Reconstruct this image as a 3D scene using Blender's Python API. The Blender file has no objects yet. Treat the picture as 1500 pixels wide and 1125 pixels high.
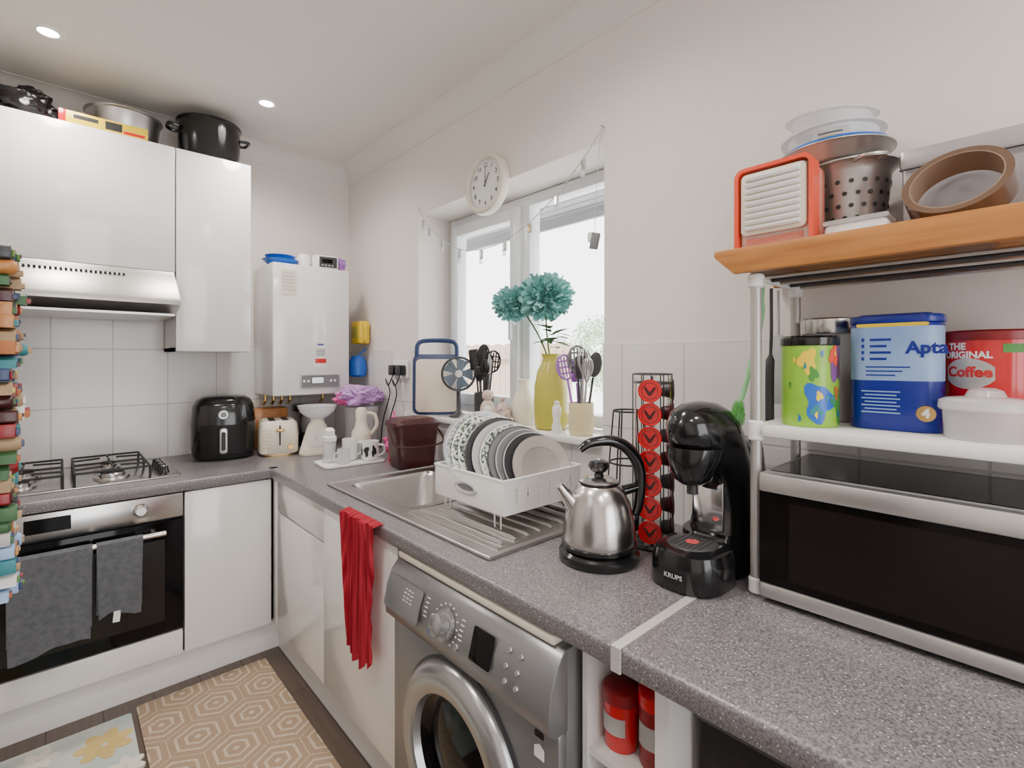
import bpy,bmesh,math,random
from mathutils import Vector,Matrix,Euler
from mathutils import noise as NZ
random.seed(7)
SC=bpy.context.scene
pi=math.pi
# ---------------------------------------------------------------- materials
def nn(nt,t,**k):
    n=nt.nodes.new(t)
    for a,b in k.items(): setattr(n,a,b)
    return n
def mat(name,col,rough=.5,metal=0,emis=0,coat=0,noise=.04,ns=12,bump=0,bs=60,trans=0,stretch=None,col2=None,spec=.5,band=(.3,.7)):
    m=bpy.data.materials.new(name);m.use_nodes=True;nt=m.node_tree
    p=nt.nodes['Principled BSDF']
    p.inputs['Roughness'].default_value=rough;p.inputs['Metallic'].default_value=metal
    p.inputs['Coat Weight'].default_value=coat;p.inputs['Transmission Weight'].default_value=trans
    p.inputs['Specular IOR Level'].default_value=spec
    tc=nn(nt,'ShaderNodeTexCoord');src=tc.outputs['Object']
    if stretch:
        mp=nn(nt,'ShaderNodeMapping');mp.inputs['Scale'].default_value=stretch
        nt.links.new(src,mp.inputs['Vector']);src=mp.outputs['Vector']
    n=nn(nt,'ShaderNodeTexNoise');n.inputs['Scale'].default_value=ns;n.inputs['Detail'].default_value=4
    nt.links.new(src,n.inputs['Vector'])
    r=nn(nt,'ShaderNodeValToRGB')
    c2=col2 or tuple(max(0,c*(1-noise*2)) for c in col)
    r.color_ramp.elements[0].color=(*c2,1);r.color_ramp.elements[1].color=(*col,1)
    r.color_ramp.elements[0].position=band[0];r.color_ramp.elements[1].position=band[1]
    nt.links.new(n.outputs['Fac'],r.inputs['Fac']);nt.links.new(r.outputs['Color'],p.inputs['Base Color'])
    if bump:
        n2=nn(nt,'ShaderNodeTexNoise');n2.inputs['Scale'].default_value=bs;nt.links.new(src,n2.inputs['Vector'])
        b=nn(nt,'ShaderNodeBump');b.inputs['Strength'].default_value=bump;b.inputs['Distance'].default_value=.004
        nt.links.new(n2.outputs['Fac'],b.inputs['Height']);nt.links.new(b.outputs['Normal'],p.inputs['Normal'])
    if emis:
        p.inputs['Emission Color'].default_value=(*col,1);p.inputs['Emission Strength'].default_value=emis
    return m
def clear(name,col,fac=.2,rough=.05):
    m=bpy.data.materials.new(name);m.use_nodes=True;nt=m.node_tree
    p=nt.nodes['Principled BSDF'];p.inputs['Base Color'].default_value=(*col,1);p.inputs['Roughness'].default_value=rough
    t=nn(nt,'ShaderNodeBsdfTransparent');t.inputs['Color'].default_value=(*[min(1,.6+.4*c) for c in col],1)
    mx=nn(nt,'ShaderNodeMixShader');mx.inputs[0].default_value=fac
    nt.links.new(t.outputs[0],mx.inputs[1]);nt.links.new(p.outputs[0],mx.inputs[2])
    nt.links.new(mx.outputs[0],nt.nodes['Material Output'].inputs['Surface'])
    return m
def brick(name,c1,c2,cm,w,h,mortar,axes,off=(0,0),offset=0,rough=.15,bump=.5,grain=None):
    m=bpy.data.materials.new(name);m.use_nodes=True;nt=m.node_tree;p=nt.nodes['Principled BSDF']
    p.inputs['Roughness'].default_value=rough
    tc=nn(nt,'ShaderNodeTexCoord');s=nn(nt,'ShaderNodeSeparateXYZ');c=nn(nt,'ShaderNodeCombineXYZ')
    nt.links.new(tc.outputs['Object'],s.inputs[0])
    for i,a in enumerate(axes):
        ad=nn(nt,'ShaderNodeMath',operation='ADD');ad.inputs[1].default_value=off[i]
        nt.links.new(s.outputs[a],ad.inputs[0]);nt.links.new(ad.outputs[0],c.inputs[i])
    b=nn(nt,'ShaderNodeTexBrick');b.offset=offset;b.squash=1
    for k,v in (('Scale',1),('Mortar Size',mortar),('Mortar Smooth',.2),('Brick Width',w),('Row Height',h),('Bias',0)): b.inputs[k].default_value=v
    b.inputs['Color1'].default_value=(*c1,1);b.inputs['Color2'].default_value=(*c2,1);b.inputs['Mortar'].default_value=(*cm,1)
    nt.links.new(c.outputs[0],b.inputs['Vector'])
    out=b.outputs['Color']
    if grain:
        mp=nn(nt,'ShaderNodeMapping');mp.inputs['Scale'].default_value=grain
        nt.links.new(tc.outputs['Object'],mp.inputs[0])
        n=nn(nt,'ShaderNodeTexNoise');n.inputs['Scale'].default_value=1;n.inputs['Detail'].default_value=6
        nt.links.new(mp.outputs[0],n.inputs['Vector'])
        mx=nn(nt,'ShaderNodeMix',data_type='RGBA',blend_type='MULTIPLY');mx.inputs[0].default_value=.6
        nt.links.new(out,mx.inputs[6]);nt.links.new(n.outputs['Fac'],mx.inputs[7]);out=mx.outputs[2]
    nt.links.new(out,p.inputs['Base Color'])
    bp=nn(nt,'ShaderNodeBump',invert=True);bp.inputs['Strength'].default_value=bump;bp.inputs['Distance'].default_value=.002
    nt.links.new(b.outputs['Fac'],bp.inputs['Height']);nt.links.new(bp.outputs[0],p.inputs['Normal'])
    return m
def voro(name,cols,scale,rough=.5,warp=0):
    m=bpy.data.materials.new(name);m.use_nodes=True;nt=m.node_tree;p=nt.nodes['Principled BSDF'];p.inputs['Roughness'].default_value=rough
    tc=nn(nt,'ShaderNodeTexCoord');v=nn(nt,'ShaderNodeTexVoronoi');v.inputs['Scale'].default_value=scale
    src=tc.outputs['Object']
    if warp:
        n=nn(nt,'ShaderNodeTexNoise');n.inputs['Scale'].default_value=scale*1.5;nt.links.new(src,n.inputs['Vector'])
        a=nn(nt,'ShaderNodeVectorMath',operation='MULTIPLY_ADD');a.inputs[1].default_value=(warp,)*3
        nt.links.new(n.outputs['Color'],a.inputs[0]);nt.links.new(src,a.inputs[2]);src=a.outputs[0]
    nt.links.new(src,v.inputs['Vector'])
    s=nn(nt,'ShaderNodeSeparateColor');nt.links.new(v.outputs['Color'],s.inputs[0])
    r=nn(nt,'ShaderNodeValToRGB');cr_=r.color_ramp;cr_.interpolation='CONSTANT'
    for i,c in enumerate(cols):
        e=cr_.elements[i] if i<2 else cr_.elements.new(i/len(cols))
        e.position=i/len(cols);e.color=(*c,1)
    nt.links.new(s.outputs[0],r.inputs[0]);nt.links.new(r.outputs[0],p.inputs['Base Color'])
    return m
def speckle():
    m=bpy.data.materials.new('worktop_laminate');m.use_nodes=True;nt=m.node_tree;p=nt.nodes['Principled BSDF'];p.inputs['Roughness'].default_value=.3
    tc=nn(nt,'ShaderNodeTexCoord')
    n=nn(nt,'ShaderNodeTexNoise');n.inputs['Scale'].default_value=280;n.inputs['Detail'].default_value=3
    r=nn(nt,'ShaderNodeValToRGB');e=r.color_ramp.elements
    e[0].position=.34;e[0].color=(.095,.088,.094,1);e[1].position=.5;e[1].color=(.185,.173,.182,1)
    x=e.new(.66);x.color=(.25,.238,.247,1)
    v=nn(nt,'ShaderNodeTexVoronoi');v.inputs['Scale'].default_value=125
    r2=nn(nt,'ShaderNodeValToRGB');r2.color_ramp.elements[0].position=.12;r2.color_ramp.elements[0].color=(1,1,1,1);r2.color_ramp.elements[1].position=.18;r2.color_ramp.elements[1].color=(0,0,0,1)
    mx=nn(nt,'ShaderNodeMix',data_type='RGBA');mx.inputs[7].default_value=(.58,.57,.57,1)
    nt.links.new(tc.outputs['Object'],n.inputs['Vector']);nt.links.new(tc.outputs['Object'],v.inputs['Vector'])
    nt.links.new(n.outputs['Fac'],r.inputs[0]);nt.links.new(v.outputs['Distance'],r2.inputs[0])
    nt.links.new(r2.outputs[0],mx.inputs[0]);nt.links.new(r.outputs[0],mx.inputs[6]);nt.links.new(mx.outputs[2],p.inputs['Base Color'])
    return m
def hexmat():
    m=bpy.data.materials.new('hexagon_rug_pile');m.use_nodes=True;nt=m.node_tree;p=nt.nodes['Principled BSDF'];p.inputs['Roughness'].default_value=.95
    tc=nn(nt,'ShaderNodeTexCoord');mp=nn(nt,'ShaderNodeMapping');s=1/.155;mp.inputs['Scale'].default_value=(s,s,0)
    nt.links.new(tc.outputs['Object'],mp.inputs[0])
    L=nt.links
    def vm(op,a,b=None,c=None):
        n=nn(nt,'ShaderNodeVectorMath',operation=op)
        for i,q in enumerate((a,b,c)):
            if q is None: continue
            if isinstance(q,tuple): n.inputs[i].default_value=q
            else: L.new(q,n.inputs[i])
        return n
    def ma(op,a,b=None):
        n=nn(nt,'ShaderNodeMath',operation=op)
        for i,q in enumerate((a,b)):
            if q is None: continue
            if isinstance(q,(int,float)): n.inputs[i].default_value=q
            else: L.new(q,n.inputs[i])
        return n.outputs[0]
    h=(.5,.8660254,1);hm=(-.5,-.8660254,-1)
    a=vm('WRAP',mp.outputs[0],h,hm).outputs[0]
    sh=vm('SUBTRACT',mp.outputs[0],(.5,.8660254,0)).outputs[0]
    b=vm('WRAP',sh,h,hm).outputs[0]
    la=vm('LENGTH',a).outputs['Value'];lb=vm('LENGTH',b).outputs['Value']
    f=ma('LESS_THAN',lb,la)
    mx=nn(nt,'ShaderNodeMix',data_type='VECTOR');L.new(f,mx.inputs[0]);L.new(a,mx.inputs[4]);L.new(b,mx.inputs[5])
    ab=vm('ABSOLUTE',mx.outputs[1]).outputs[0]
    dt=vm('DOT_PRODUCT',ab,(.5,.8660254,0)).outputs['Value']
    sx=nn(nt,'ShaderNodeSeparateXYZ');L.new(ab,sx.inputs[0])
    d=ma('MAXIMUM',sx.outputs[0],dt)
    fr_=ma('FRACT',ma('MULTIPLY',d,6.1))
    st=ma('LESS_THAN',fr_,.32)
    nz=nn(nt,'ShaderNodeTexNoise');nz.inputs['Scale'].default_value=160;L.new(tc.outputs['Object'],nz.inputs['Vector'])
    c=nn(nt,'ShaderNodeMix',data_type='RGBA');L.new(st,c.inputs[0]);c.inputs[6].default_value=(.46,.33,.22,1);c.inputs[7].default_value=(.68,.56,.43,1)
    c2=nn(nt,'ShaderNodeMix',data_type='RGBA',blend_type='MULTIPLY');c2.inputs[0].default_value=.4;L.new(c.outputs[2],c2.inputs[6]);L.new(nz.outputs['Fac'],c2.inputs[7])
    L.new(c2.outputs[2],p.inputs['Base Color'])
    bp=nn(nt,'ShaderNodeBump');bp.inputs['Strength'].default_value=.6;bp.inputs['Distance'].default_value=.003;L.new(nz.outputs['Fac'],bp.inputs['Height']);L.new(bp.outputs[0],p.inputs['Normal'])
    return m
wallm=mat('wall_paint',(.80,.745,.705),.8,noise=.01,ns=2,bump=.05,bs=200)
ceilm=mat('ceiling_paint',(.76,.725,.68),.85,noise=.01,ns=2)
white=mat('white_plastic',(.83,.82,.80),.35,noise=.01)
gloss=mat('gloss_white_door',(.82,.805,.79),.12,noise=.01,coat=.3)
carc=mat('white_melamine',(.70,.69,.67),.4,noise=.01)
upvc=mat('window_upvc',(.82,.85,.87),.25,noise=.01)
steel=mat('brushed_steel',(.60,.58,.56),.24,1,noise=.03,ns=8,stretch=(1,1,30))
steeld=mat('sink_steel',(.58,.565,.55),.3,1,noise=.04,ns=30)
satin=mat('satin_steel',(.52,.50,.48),.38,.9,noise=.03)
chrome=mat('chrome',(.75,.75,.75),.1,1,noise=.01)
alum=mat('aluminium',(.66,.65,.64),.35,1,noise=.02)
silver=mat('silver_paint',(.25,.25,.255),.3,.55,noise=.02)
silver2=mat('silver_door_ring',(.40,.40,.40),.25,.8,noise=.02)
black=mat('black_plastic',(.008,.008,.009),.15,noise=.1,coat=.2)
blackm=mat('black_matt',(.02,.02,.02),.5,noise=.1,bump=.1)
iron=mat('cast_iron',(.015,.015,.015),.55,noise=.2,bump=.2)
bglass=mat('black_glass',(.004,.004,.005),.07,noise=.1,spec=.22)
grey=mat('grey_plastic',(.2,.2,.21),.4)
lgrey=mat('light_grey_plastic',(.5,.5,.5),.4)
dgrey=mat('dark_grey',(.04,.04,.045),.4)
cream=mat('cream_plastic',(.78,.72,.6),.35,noise=.02)
red=mat('red_plastic',(.65,.010,.016),.2,noise=.05,coat=.3)
dred=mat('dark_red_packet',(.30,.010,.015),.35,noise=.2,ns=40)
redcloth=mat('red_cloth',(.78,.06,.10),.9,ns=1,stretch=(1,150,1),col2=(.46,.006,.03),band=(.42,.58),bump=.2)
grcloth=mat('grey_towel',(.27,.28,.31),.95,noise=.15,ns=60,bump=.6,bs=300)
orange=mat('orange_plastic',(.80,.075,.03),.3,noise=.03)
yellow=mat('yellow_plastic',(.85,.6,.02),.35,noise=.03)
mustard=mat('mustard_glaze',(.50,.46,.07),.25,noise=.05)
blue=mat('blue_plastic',(.01,.12,.55),.3,noise=.05)
navy=mat('navy_plastic',(.02,.04,.12),.35,noise=.05)
teal=mat('teal_paper',(.40,.74,.70),.8,noise=.15,ns=30,col2=(.20,.56,.53))
purple=mat('purple_plastic',(.42,.18,.6),.4,noise=.1)
pink=mat('pink_plastic',(.78,.13,.38),.4,noise=.1)
green=mat('green_plastic',(.2,.6,.15),.4,noise=.1)
lime=mat('lime_tin',(.28,.58,.04),.3,noise=.08,ns=20)
pgreen=mat('pale_green',(.25,.58,.26),.4)
leafm=mat('leaf_green',(.1,.25,.05),.6,noise=.2,ns=30)
bushm=mat('bush_leaf',(.50,.68,.42),.6,noise=.2,ns=10)  # leaf colour paled to imitate the glare outside
brown=mat('brown_plastic',(.06,.012,.012),.35,noise=.1)
wood=mat('pine_wood',(.56,.24,.06),.4,noise=.1,ns=6,stretch=(12,1,12),col2=(.38,.14,.03),coat=.2)
woodd=mat('shaded_underside_wood',(.22,.12,.07),.6,noise=.1,ns=6,stretch=(12,1,12))  # darker copy of the pine; shade below the shelf put into the colour
beech=mat('board_wood',(.72,.58,.42),.5,noise=.1,ns=8,stretch=(10,10,1))
fencem=mat('fence_wood',(.5,.36,.27),.8,noise=.2,ns=6,stretch=(6,6,.6))
tape=mat('packing_tape',(.13,.075,.045),.15,noise=.1,coat=.6)
cardb=mat('cardboard',(.45,.3,.18),.8)
tinblue=mat('tin_blue',(.004,.018,.27),.25,noise=.03)
ltblue=mat('label_light_blue',(.38,.53,.76),.4,col2=(.22,.36,.66),ns=8)
paper=mat('paper_white',(.82,.82,.80),.7,noise=.02)
ink=mat('black_ink',(.02,.02,.02),.6)
gold=mat('gold_metal',(.75,.5,.2),.25,1)
emitm=mat('lamp_glow',(1,.97,.92),.5,emis=25)
led=mat('display_glow',(.8,.9,.9),.5,emis=.6)
glass=clear('window_glass',(1,1,1),.05,.0)
clr=clear('clear_plastic',(.85,.87,.9),.22,.08)
clr2=clear('clear_acrylic',(.85,.86,.88),.42,.1)
clr3=clear('frosted_lid',(.88,.88,.88),.5,.15)
amber=clear('orange_clear_plastic',(.95,.35,.25),.6,.1)
tileB=brick('wall_tiles_back',(.77,.75,.735),(.75,.735,.72),(.50,.49,.47),.195,.245,.0025,(0,2),off=(1.058+.195*20,-.745+.245*20))
tileR=brick('wall_tiles_side',(.77,.75,.735),(.75,.735,.72),(.55,.54,.52),.195,.245,.0025,(1,2),off=(2.07+.195*20,-.745+.245*20))
floorm=brick('dark_plank_floor',(.14,.10,.08),(.17,.125,.10),(.03,.02,.02),.9,.14,.002,(1,0),offset=.4,rough=.35,bump=.3,grain=(60,3,1))
soffm=brick('soffit_boards',(.26,.27,.29),(.24,.25,.27),(.08,.08,.09),8,.07,.008,(1,0),rough=.5)
rimm=voro('floral_rim',[(.8,.8,.77)]*2+[(.12,.17,.13),(.38,.42,.34),(.8,.8,.77),(.08,.11,.09),(.6,.63,.56)],150,.2)
packm=voro('printed_packet',[(.45,.012,.02),(.5,.02,.03),(.3,.01,.015),(.45,.012,.02),(.12,.02,.02),(.6,.4,.35)],38,.3,.03)
bagm=mat('bin_bag',(.010,.008,.011),.22,noise=.2,bump=1,bs=30)
matm=mat('pale_mat_pile',(.62,.64,.58),.95,ns=3,col2=(.42,.52,.52),bump=.3,bs=300,band=(.4,.6))
WT=speckle();HEX=hexmat()
# ---------------------------------------------------------------- builder
def fr(right,up,loc):
    r=Vector(right).normalized();u=Vector(up).normalized();n=r.cross(u)
    return Matrix(((r.x,u.x,n.x,loc[0]),(r.y,u.y,n.y,loc[1]),(r.z,u.z,n.z,loc[2]),(0,0,0,1)))
def FX(*l): return fr((0,-1,0),(0,0,1),l)
def FP(*l): return fr((0,1,0),(0,0,1),l)
def FY(*l): return fr((1,0,0),(0,0,1),l)
def TR(*l): return Matrix.Translation(l)
def rrect(w,h,r,n=5,cx=0,cy=0):
    o=[]
    for sx,sy,a0 in ((1,1,0),(-1,1,90),(-1,-1,180),(1,-1,270)):
        for i in range(n+1):
            a=math.radians(a0+90*i/n);o.append((cx+sx*(w/2-r)+r*math.cos(a),cy+sy*(h/2-r)+r*math.sin(a)))
    return o
def cr(pts,n=6):
    p=[Vector(q) for q in pts];o=[];P=[p[0]*2-p[1]]+p+[p[-1]*2-p[-2]]
    for i in range(1,len(P)-2):
        for j in range(n):
            t=j/n;a,b,c,d=P[i-1],P[i],P[i+1],P[i+2]
            o.append(.5*((2*b)+(c-a)*t+(2*a-5*b+4*c-d)*t*t+(-a+3*b-3*c+d)*t**3))
    o.append(p[-1]);return o
class B:
    def __init__(s): s.bm=bmesh.new();s.mats=[]
    def put(s,t,m,M=None):
        if m not in s.mats: s.mats.append(m)
        i=s.mats.index(m)
        for f in t.faces: f.material_index=i;f.smooth=True
        if M is not None: t.transform(M)
        me=bpy.data.meshes.new('t');t.to_mesh(me);s.bm.from_mesh(me);bpy.data.meshes.remove(me);t.free();return s
    def box(s,c,z,m,bev=0,rot=None,seg=2):
        t=bmesh.new();bmesh.ops.create_cube(t,size=1)
        for v in t.verts: v.co=Vector((v.co.x*z[0],v.co.y*z[1],v.co.z*z[2]))
        if bev: bmesh.ops.bevel(t,geom=t.edges[:],offset=bev,segments=seg,affect='EDGES',profile=.5)
        M=TR(*c)
        if rot: M=M@Euler(rot).to_matrix().to_4x4()
        return s.put(t,m,M)
    def bx(s,x0,x1,y0,y1,z0,z1,m,bev=0):
        return s.box(((x0+x1)/2,(y0+y1)/2,(z0+z1)/2),(abs(x1-x0),abs(y1-y0),abs(z1-z0)),m,bev)
    def lathe(s,pr,m,M=None,seg=40):
        t=bmesh.new();rings=[]
        for r,z in pr:
            if r<1e-6: rings.append([t.verts.new((0,0,z))])
            else: rings.append([t.verts.new((r*math.cos(2*pi*i/seg),r*math.sin(2*pi*i/seg),z)) for i in range(seg)])
        for a,b in zip(rings,rings[1:]):
            for i in range(seg):
                j=(i+1)%seg
                if len(a)==1 and len(b)==1: continue
                if len(a)==1: t.faces.new((a[0],b[j],b[i]))
                elif len(b)==1: t.faces.new((a[i],a[j],b[0]))
                else: t.faces.new((a[i],a[j],b[j],b[i]))
        bmesh.ops.recalc_face_normals(t,faces=t.faces[:])
        return s.put(t,m,M)
    def cyl(s,c,r,h,m,M=None,r2=None,seg=32,bev=0):
        r2=r if r2 is None else r2;b=bev
        pr=[(0,0),(r-b,0),(r,b),(r2,h-b),(r2-b,h),(0,h)] if b else [(0,0),(r,0),(r2,h),(0,h)]
        MM=TR(*c) if M is None else M@TR(*c)
        return s.lathe(pr,m,MM,seg)
    def loft(s,secs,m,M=None,seg=48):
        t=bmesh.new();R=[]
        for q in secs:
            z,rx,ry,n=q[:4];cx=q[4] if len(q)>4 else 0;cy=q[5] if len(q)>5 else 0
            ring=[]
            for i in range(seg):
                a=2*pi*i/seg;c=math.cos(a);d=math.sin(a)
                ring.append(t.verts.new((cx+rx*math.copysign(abs(c)**(2/n),c),cy+ry*math.copysign(abs(d)**(2/n),d),z)))
            R.append(ring)
        for a,b in zip(R,R[1:]):
            for i in range(seg): t.faces.new((a[i],a[(i+1)%seg],b[(i+1)%seg],b[i]))
        t.faces.new(R[0][::-1]);t.faces.new(R[-1])
        bmesh.ops.recalc_face_normals(t,faces=t.faces[:])
        return s.put(t,m,M)
    def sph(s,c,r,m,M=None,u=24,v=14):
        t=bmesh.new();bmesh.ops.create_uvsphere(t,u_segments=u,v_segments=v,radius=1)
        r=r if isinstance(r,tuple) else (r,r,r)
        for q in t.verts: q.co=Vector((q.co.x*r[0]+c[0],q.co.y*r[1]+c[1],q.co.z*r[2]+c[2]))
        return s.put(t,m,M)
    def crumple(s,c,r,m,seed=0,amp=.3,fl=0,M=None):
        t=bmesh.new();bmesh.ops.create_icosphere(t,subdivisions=5,radius=1);o=Vector((seed*3.7,seed*1.3,seed*2.1))
        for v in t.verts:
            p=v.co.copy()
            n=abs(NZ.noise(p*1.4+o))*.9+abs(NZ.noise(p*3.1+o))*.55+abs(NZ.noise(p*7+o))*.18-.35
            k=1+amp*n*1.6
            q=Vector((math.copysign(abs(p.x)**.8,p.x),math.copysign(abs(p.y)**.8,p.y),math.copysign(abs(p.z)**.8,p.z)))*k
            v.co=Vector((c[0]+q.x*r[0],c[1]+q.y*r[1],max(c[2]+q.z*r[2],fl)))
        return s.put(t,m,M)
    def tube(s,pts,r,m,seg=8,closed=False,M=None):
        pts=[Vector(p) for p in pts];n=len(pts);t=bmesh.new();R=[]
        rr=r if isinstance(r,(list,tuple)) else [r]*n
        up=None
        for i,p in enumerate(pts):
            if closed: d=pts[(i+1)%n]-pts[i-1]
            else: d=pts[min(i+1,n-1)]-pts[max(i-1,0)]
            d.normalize()
            if up is None: up=Vector((0,0,1)) if abs(d.z)<.9 else Vector((1,0,0))
            sd=d.cross(up)
            if sd.length<1e-5: sd=d.cross(Vector((.3,.9,.1)))
            sd.normalize();up=sd.cross(d).normalized()
            R.append([t.verts.new(p+rr[i]*(math.cos(2*pi*k/seg)*sd+math.sin(2*pi*k/seg)*up)) for k in range(seg)])
        for i in range(n if closed else n-1):
            a,b=R[i],R[(i+1)%n]
            for k in range(seg): t.faces.new((a[k],a[(k+1)%seg],b[(k+1)%seg],b[k]))
        if not closed: t.faces.new(R[0][::-1]);t.faces.new(R[-1])
        bmesh.ops.recalc_face_normals(t,faces=t.faces[:])
        return s.put(t,m,M)
    def ring(s,c,R,r,m,M=None,n=36,seg=8,ry=None):
        ry=ry or R
        return s.tube([(c[0]+R*math.cos(2*pi*i/n),c[1]+ry*math.sin(2*pi*i/n),c[2]) for i in range(n)],r,m,seg,True,M)
    def ext(s,pts,h,m,M=None,bev=0):
        t=bmesh.new();a=[t.verts.new((p[0],p[1],0)) for p in pts];f=t.faces.new(a)
        g=bmesh.ops.extrude_face_region(t,geom=[f])
        for v in g['geom']:
            if isinstance(v,bmesh.types.BMVert): v.co.z+=h
        bmesh.ops.recalc_face_normals(t,faces=t.faces[:])
        if bev:
            es=[e for e in t.edges if abs(e.verts[0].co.z-e.verts[1].co.z)<1e-7]
            bmesh.ops.bevel(t,geom=es,offset=bev,segments=2,affect='EDGES',profile=.5)
        return s.put(t,m,M)
    def surf(s,f,nu,nv,m,th=0,M=None):
        t=bmesh.new();g=[[t.verts.new(f(i/nu,j/nv)) for j in range(nv+1)] for i in range(nu+1)]
        for i in range(nu):
            for j in range(nv): t.faces.new((g[i][j],g[i+1][j],g[i+1][j+1],g[i][j+1]))
        if th: bmesh.ops.solidify(t,geom=t.faces[:],thickness=th)
        return s.put(t,m,M)
    def petals(s,c,r,n,w,m,inner=.35,sq=(1,1,1)):
        t=bmesh.new();c=Vector(c)
        for i in range(n):
            z=1-2*(i+.5)/n;a=i*2.39996+random.random()*.5;q=math.sqrt(1-z*z)
            d=Vector((q*math.cos(a),q*math.sin(a),z));sd=d.cross(Vector((random.random()-.5,random.random()-.5,random.random()-.5))).normalized();up=sd.cross(d)
            k=r*(.85+.3*random.random());ww=w*(.7+.6*random.random())
            P=[d*k*inner,d*k*.7+sd*ww+up*ww*.3,d*k+sd*ww*.6-up*ww*.3,d*k*1.05+up*ww*.2,d*k-sd*ww*.6-up*ww*.3,d*k*.7-sd*ww+up*ww*.3]
            vs=[t.verts.new(c+Vector((p.x*sq[0],p.y*sq[1],p.z*sq[2]))) for p in P]
            t.faces.new((vs[0],vs[1],vs[2],vs[3]));t.faces.new((vs[0],vs[3],vs[4],vs[5]))
        return s.put(t,m)
    def leaves(s,c,r,n,w,m,sq=(1,1,1)):
        t=bmesh.new();c=Vector(c)
        R=lambda:random.random()*2-1
        for i in range(n):
            d=Vector((R(),R(),R())).normalized()*r*(.55+.45*random.random())
            a=Vector((R(),R(),R())).normalized()*w;b_=a.cross(Vector((R(),R(),R()))).normalized()*w*.5
            p=c+Vector((d.x*sq[0],d.y*sq[1],d.z*sq[2]))
            t.faces.new([t.verts.new(p+q) for q in (-a,b_,a,-b_)])
        return s.put(t,m)
    def blob(s,r,phi,z,wa,hz,m,seed=0,o=.0006):
        t=bmesh.new();n=28;P=[]
        c=t.verts.new((r*math.sin(phi)*(1+o/r),-r*math.cos(phi)*(1+o/r),z))
        for k in range(3):
            ring=[]
            for i in range(n):
                a=2*pi*i/n;q=(k+1)/3*(1+.22*math.sin(3*a+seed)+.12*math.sin(5*a+2*seed))
                f=phi+wa*q*math.cos(a);ring.append(t.verts.new(((r+o)*math.sin(f),-(r+o)*math.cos(f),z+hz*q*math.sin(a))))
            P.append(ring)
        for i in range(n):
            j=(i+1)%n;t.faces.new((c,P[0][i],P[0][j]))
            for k in (0,1): t.faces.new((P[k][i],P[k+1][i],P[k+1][j],P[k][j]))
        return s.put(t,m)
    def _txt(s,body,size,align='CENTER',bold=0):
        cu=bpy.data.curves.new('x','FONT');cu.body=body;cu.size=size;cu.align_x=align;cu.align_y='CENTER';cu.offset=bold;cu.resolution_u=3
        o=bpy.data.objects.new('x',cu);SC.collection.objects.link(o)
        dg=bpy.context.evaluated_depsgraph_get();me=bpy.data.meshes.new_from_object(o.evaluated_get(dg))
        bpy.data.objects.remove(o);bpy.data.curves.remove(cu)
        t=bmesh.new();t.from_mesh(me);bpy.data.meshes.remove(me);return t
    def text(s,body,size,M,m,align='CENTER',bold=0):
        return s.put(s._txt(body,size,align,bold),m,M)
    def ctext(s,body,size,r,z,phi,m,bold=0):
        t=s._txt(body,size,'CENTER',bold)
        bmesh.ops.subdivide_edges(t,edges=[e for e in t.edges if e.calc_length()>size*.3],cuts=2)
        for v in t.verts:
            a=v.co.x/r+phi;v.co=Vector((r*math.sin(a),-r*math.cos(a),z+v.co.y))
        return s.put(t,m)
    def mesh(s,name,off=None):
        if off is not None: bmesh.ops.translate(s.bm,vec=off,verts=s.bm.verts[:])
        me=bpy.data.meshes.new(name);s.bm.to_mesh(me);s.bm.free()
        for m in s.mats: me.materials.append(m)
        me.set_sharp_from_angle(angle=math.radians(38));return me
ROOT={}
def _props(o,label,cat,group):
    o['label']=label;o['category']=cat
    if group:o['group']=group
def thing(name,label,cat,loc=(0,0,0),rz=0,group=None,rx=0,ry=0):
    o=bpy.data.objects.new(name,None);o.empty_display_size=.05;SC.collection.objects.link(o)
    o.location=loc;o.rotation_euler=(math.radians(rx),math.radians(ry),math.radians(rz));_props(o,label,cat,group)
    ROOT[o]=Vector(loc);return o
def part(par,name,b,world=False,label=None):
    o=bpy.data.objects.new(name,b.mesh(name,-ROOT[par] if world else None));SC.collection.objects.link(o);o.parent=par
    ROOT[o]=ROOT[par]
    if label:o['label']=label
    return o
def solo(name,label,cat,b,loc=(0,0,0),rz=0,group=None,rx=0,ry=0,world=False):
    o=bpy.data.objects.new(name,b.mesh(name,-Vector(loc) if world else None));SC.collection.objects.link(o)
    o.location=loc;o.rotation_euler=(math.radians(rx),math.radians(ry),math.radians(rz));_props(o,label,cat,group);ROOT[o]=Vector(loc);return o
def struct(name,b):
    o=bpy.data.objects.new(name,b.mesh(name));SC.collection.objects.link(o);o['kind']='structure';ROOT[o]=Vector();return o
W=.75;H=2.27
YW0,YW1=-.746,-1.805;ZW0,ZW1=.945,1.86
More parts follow.
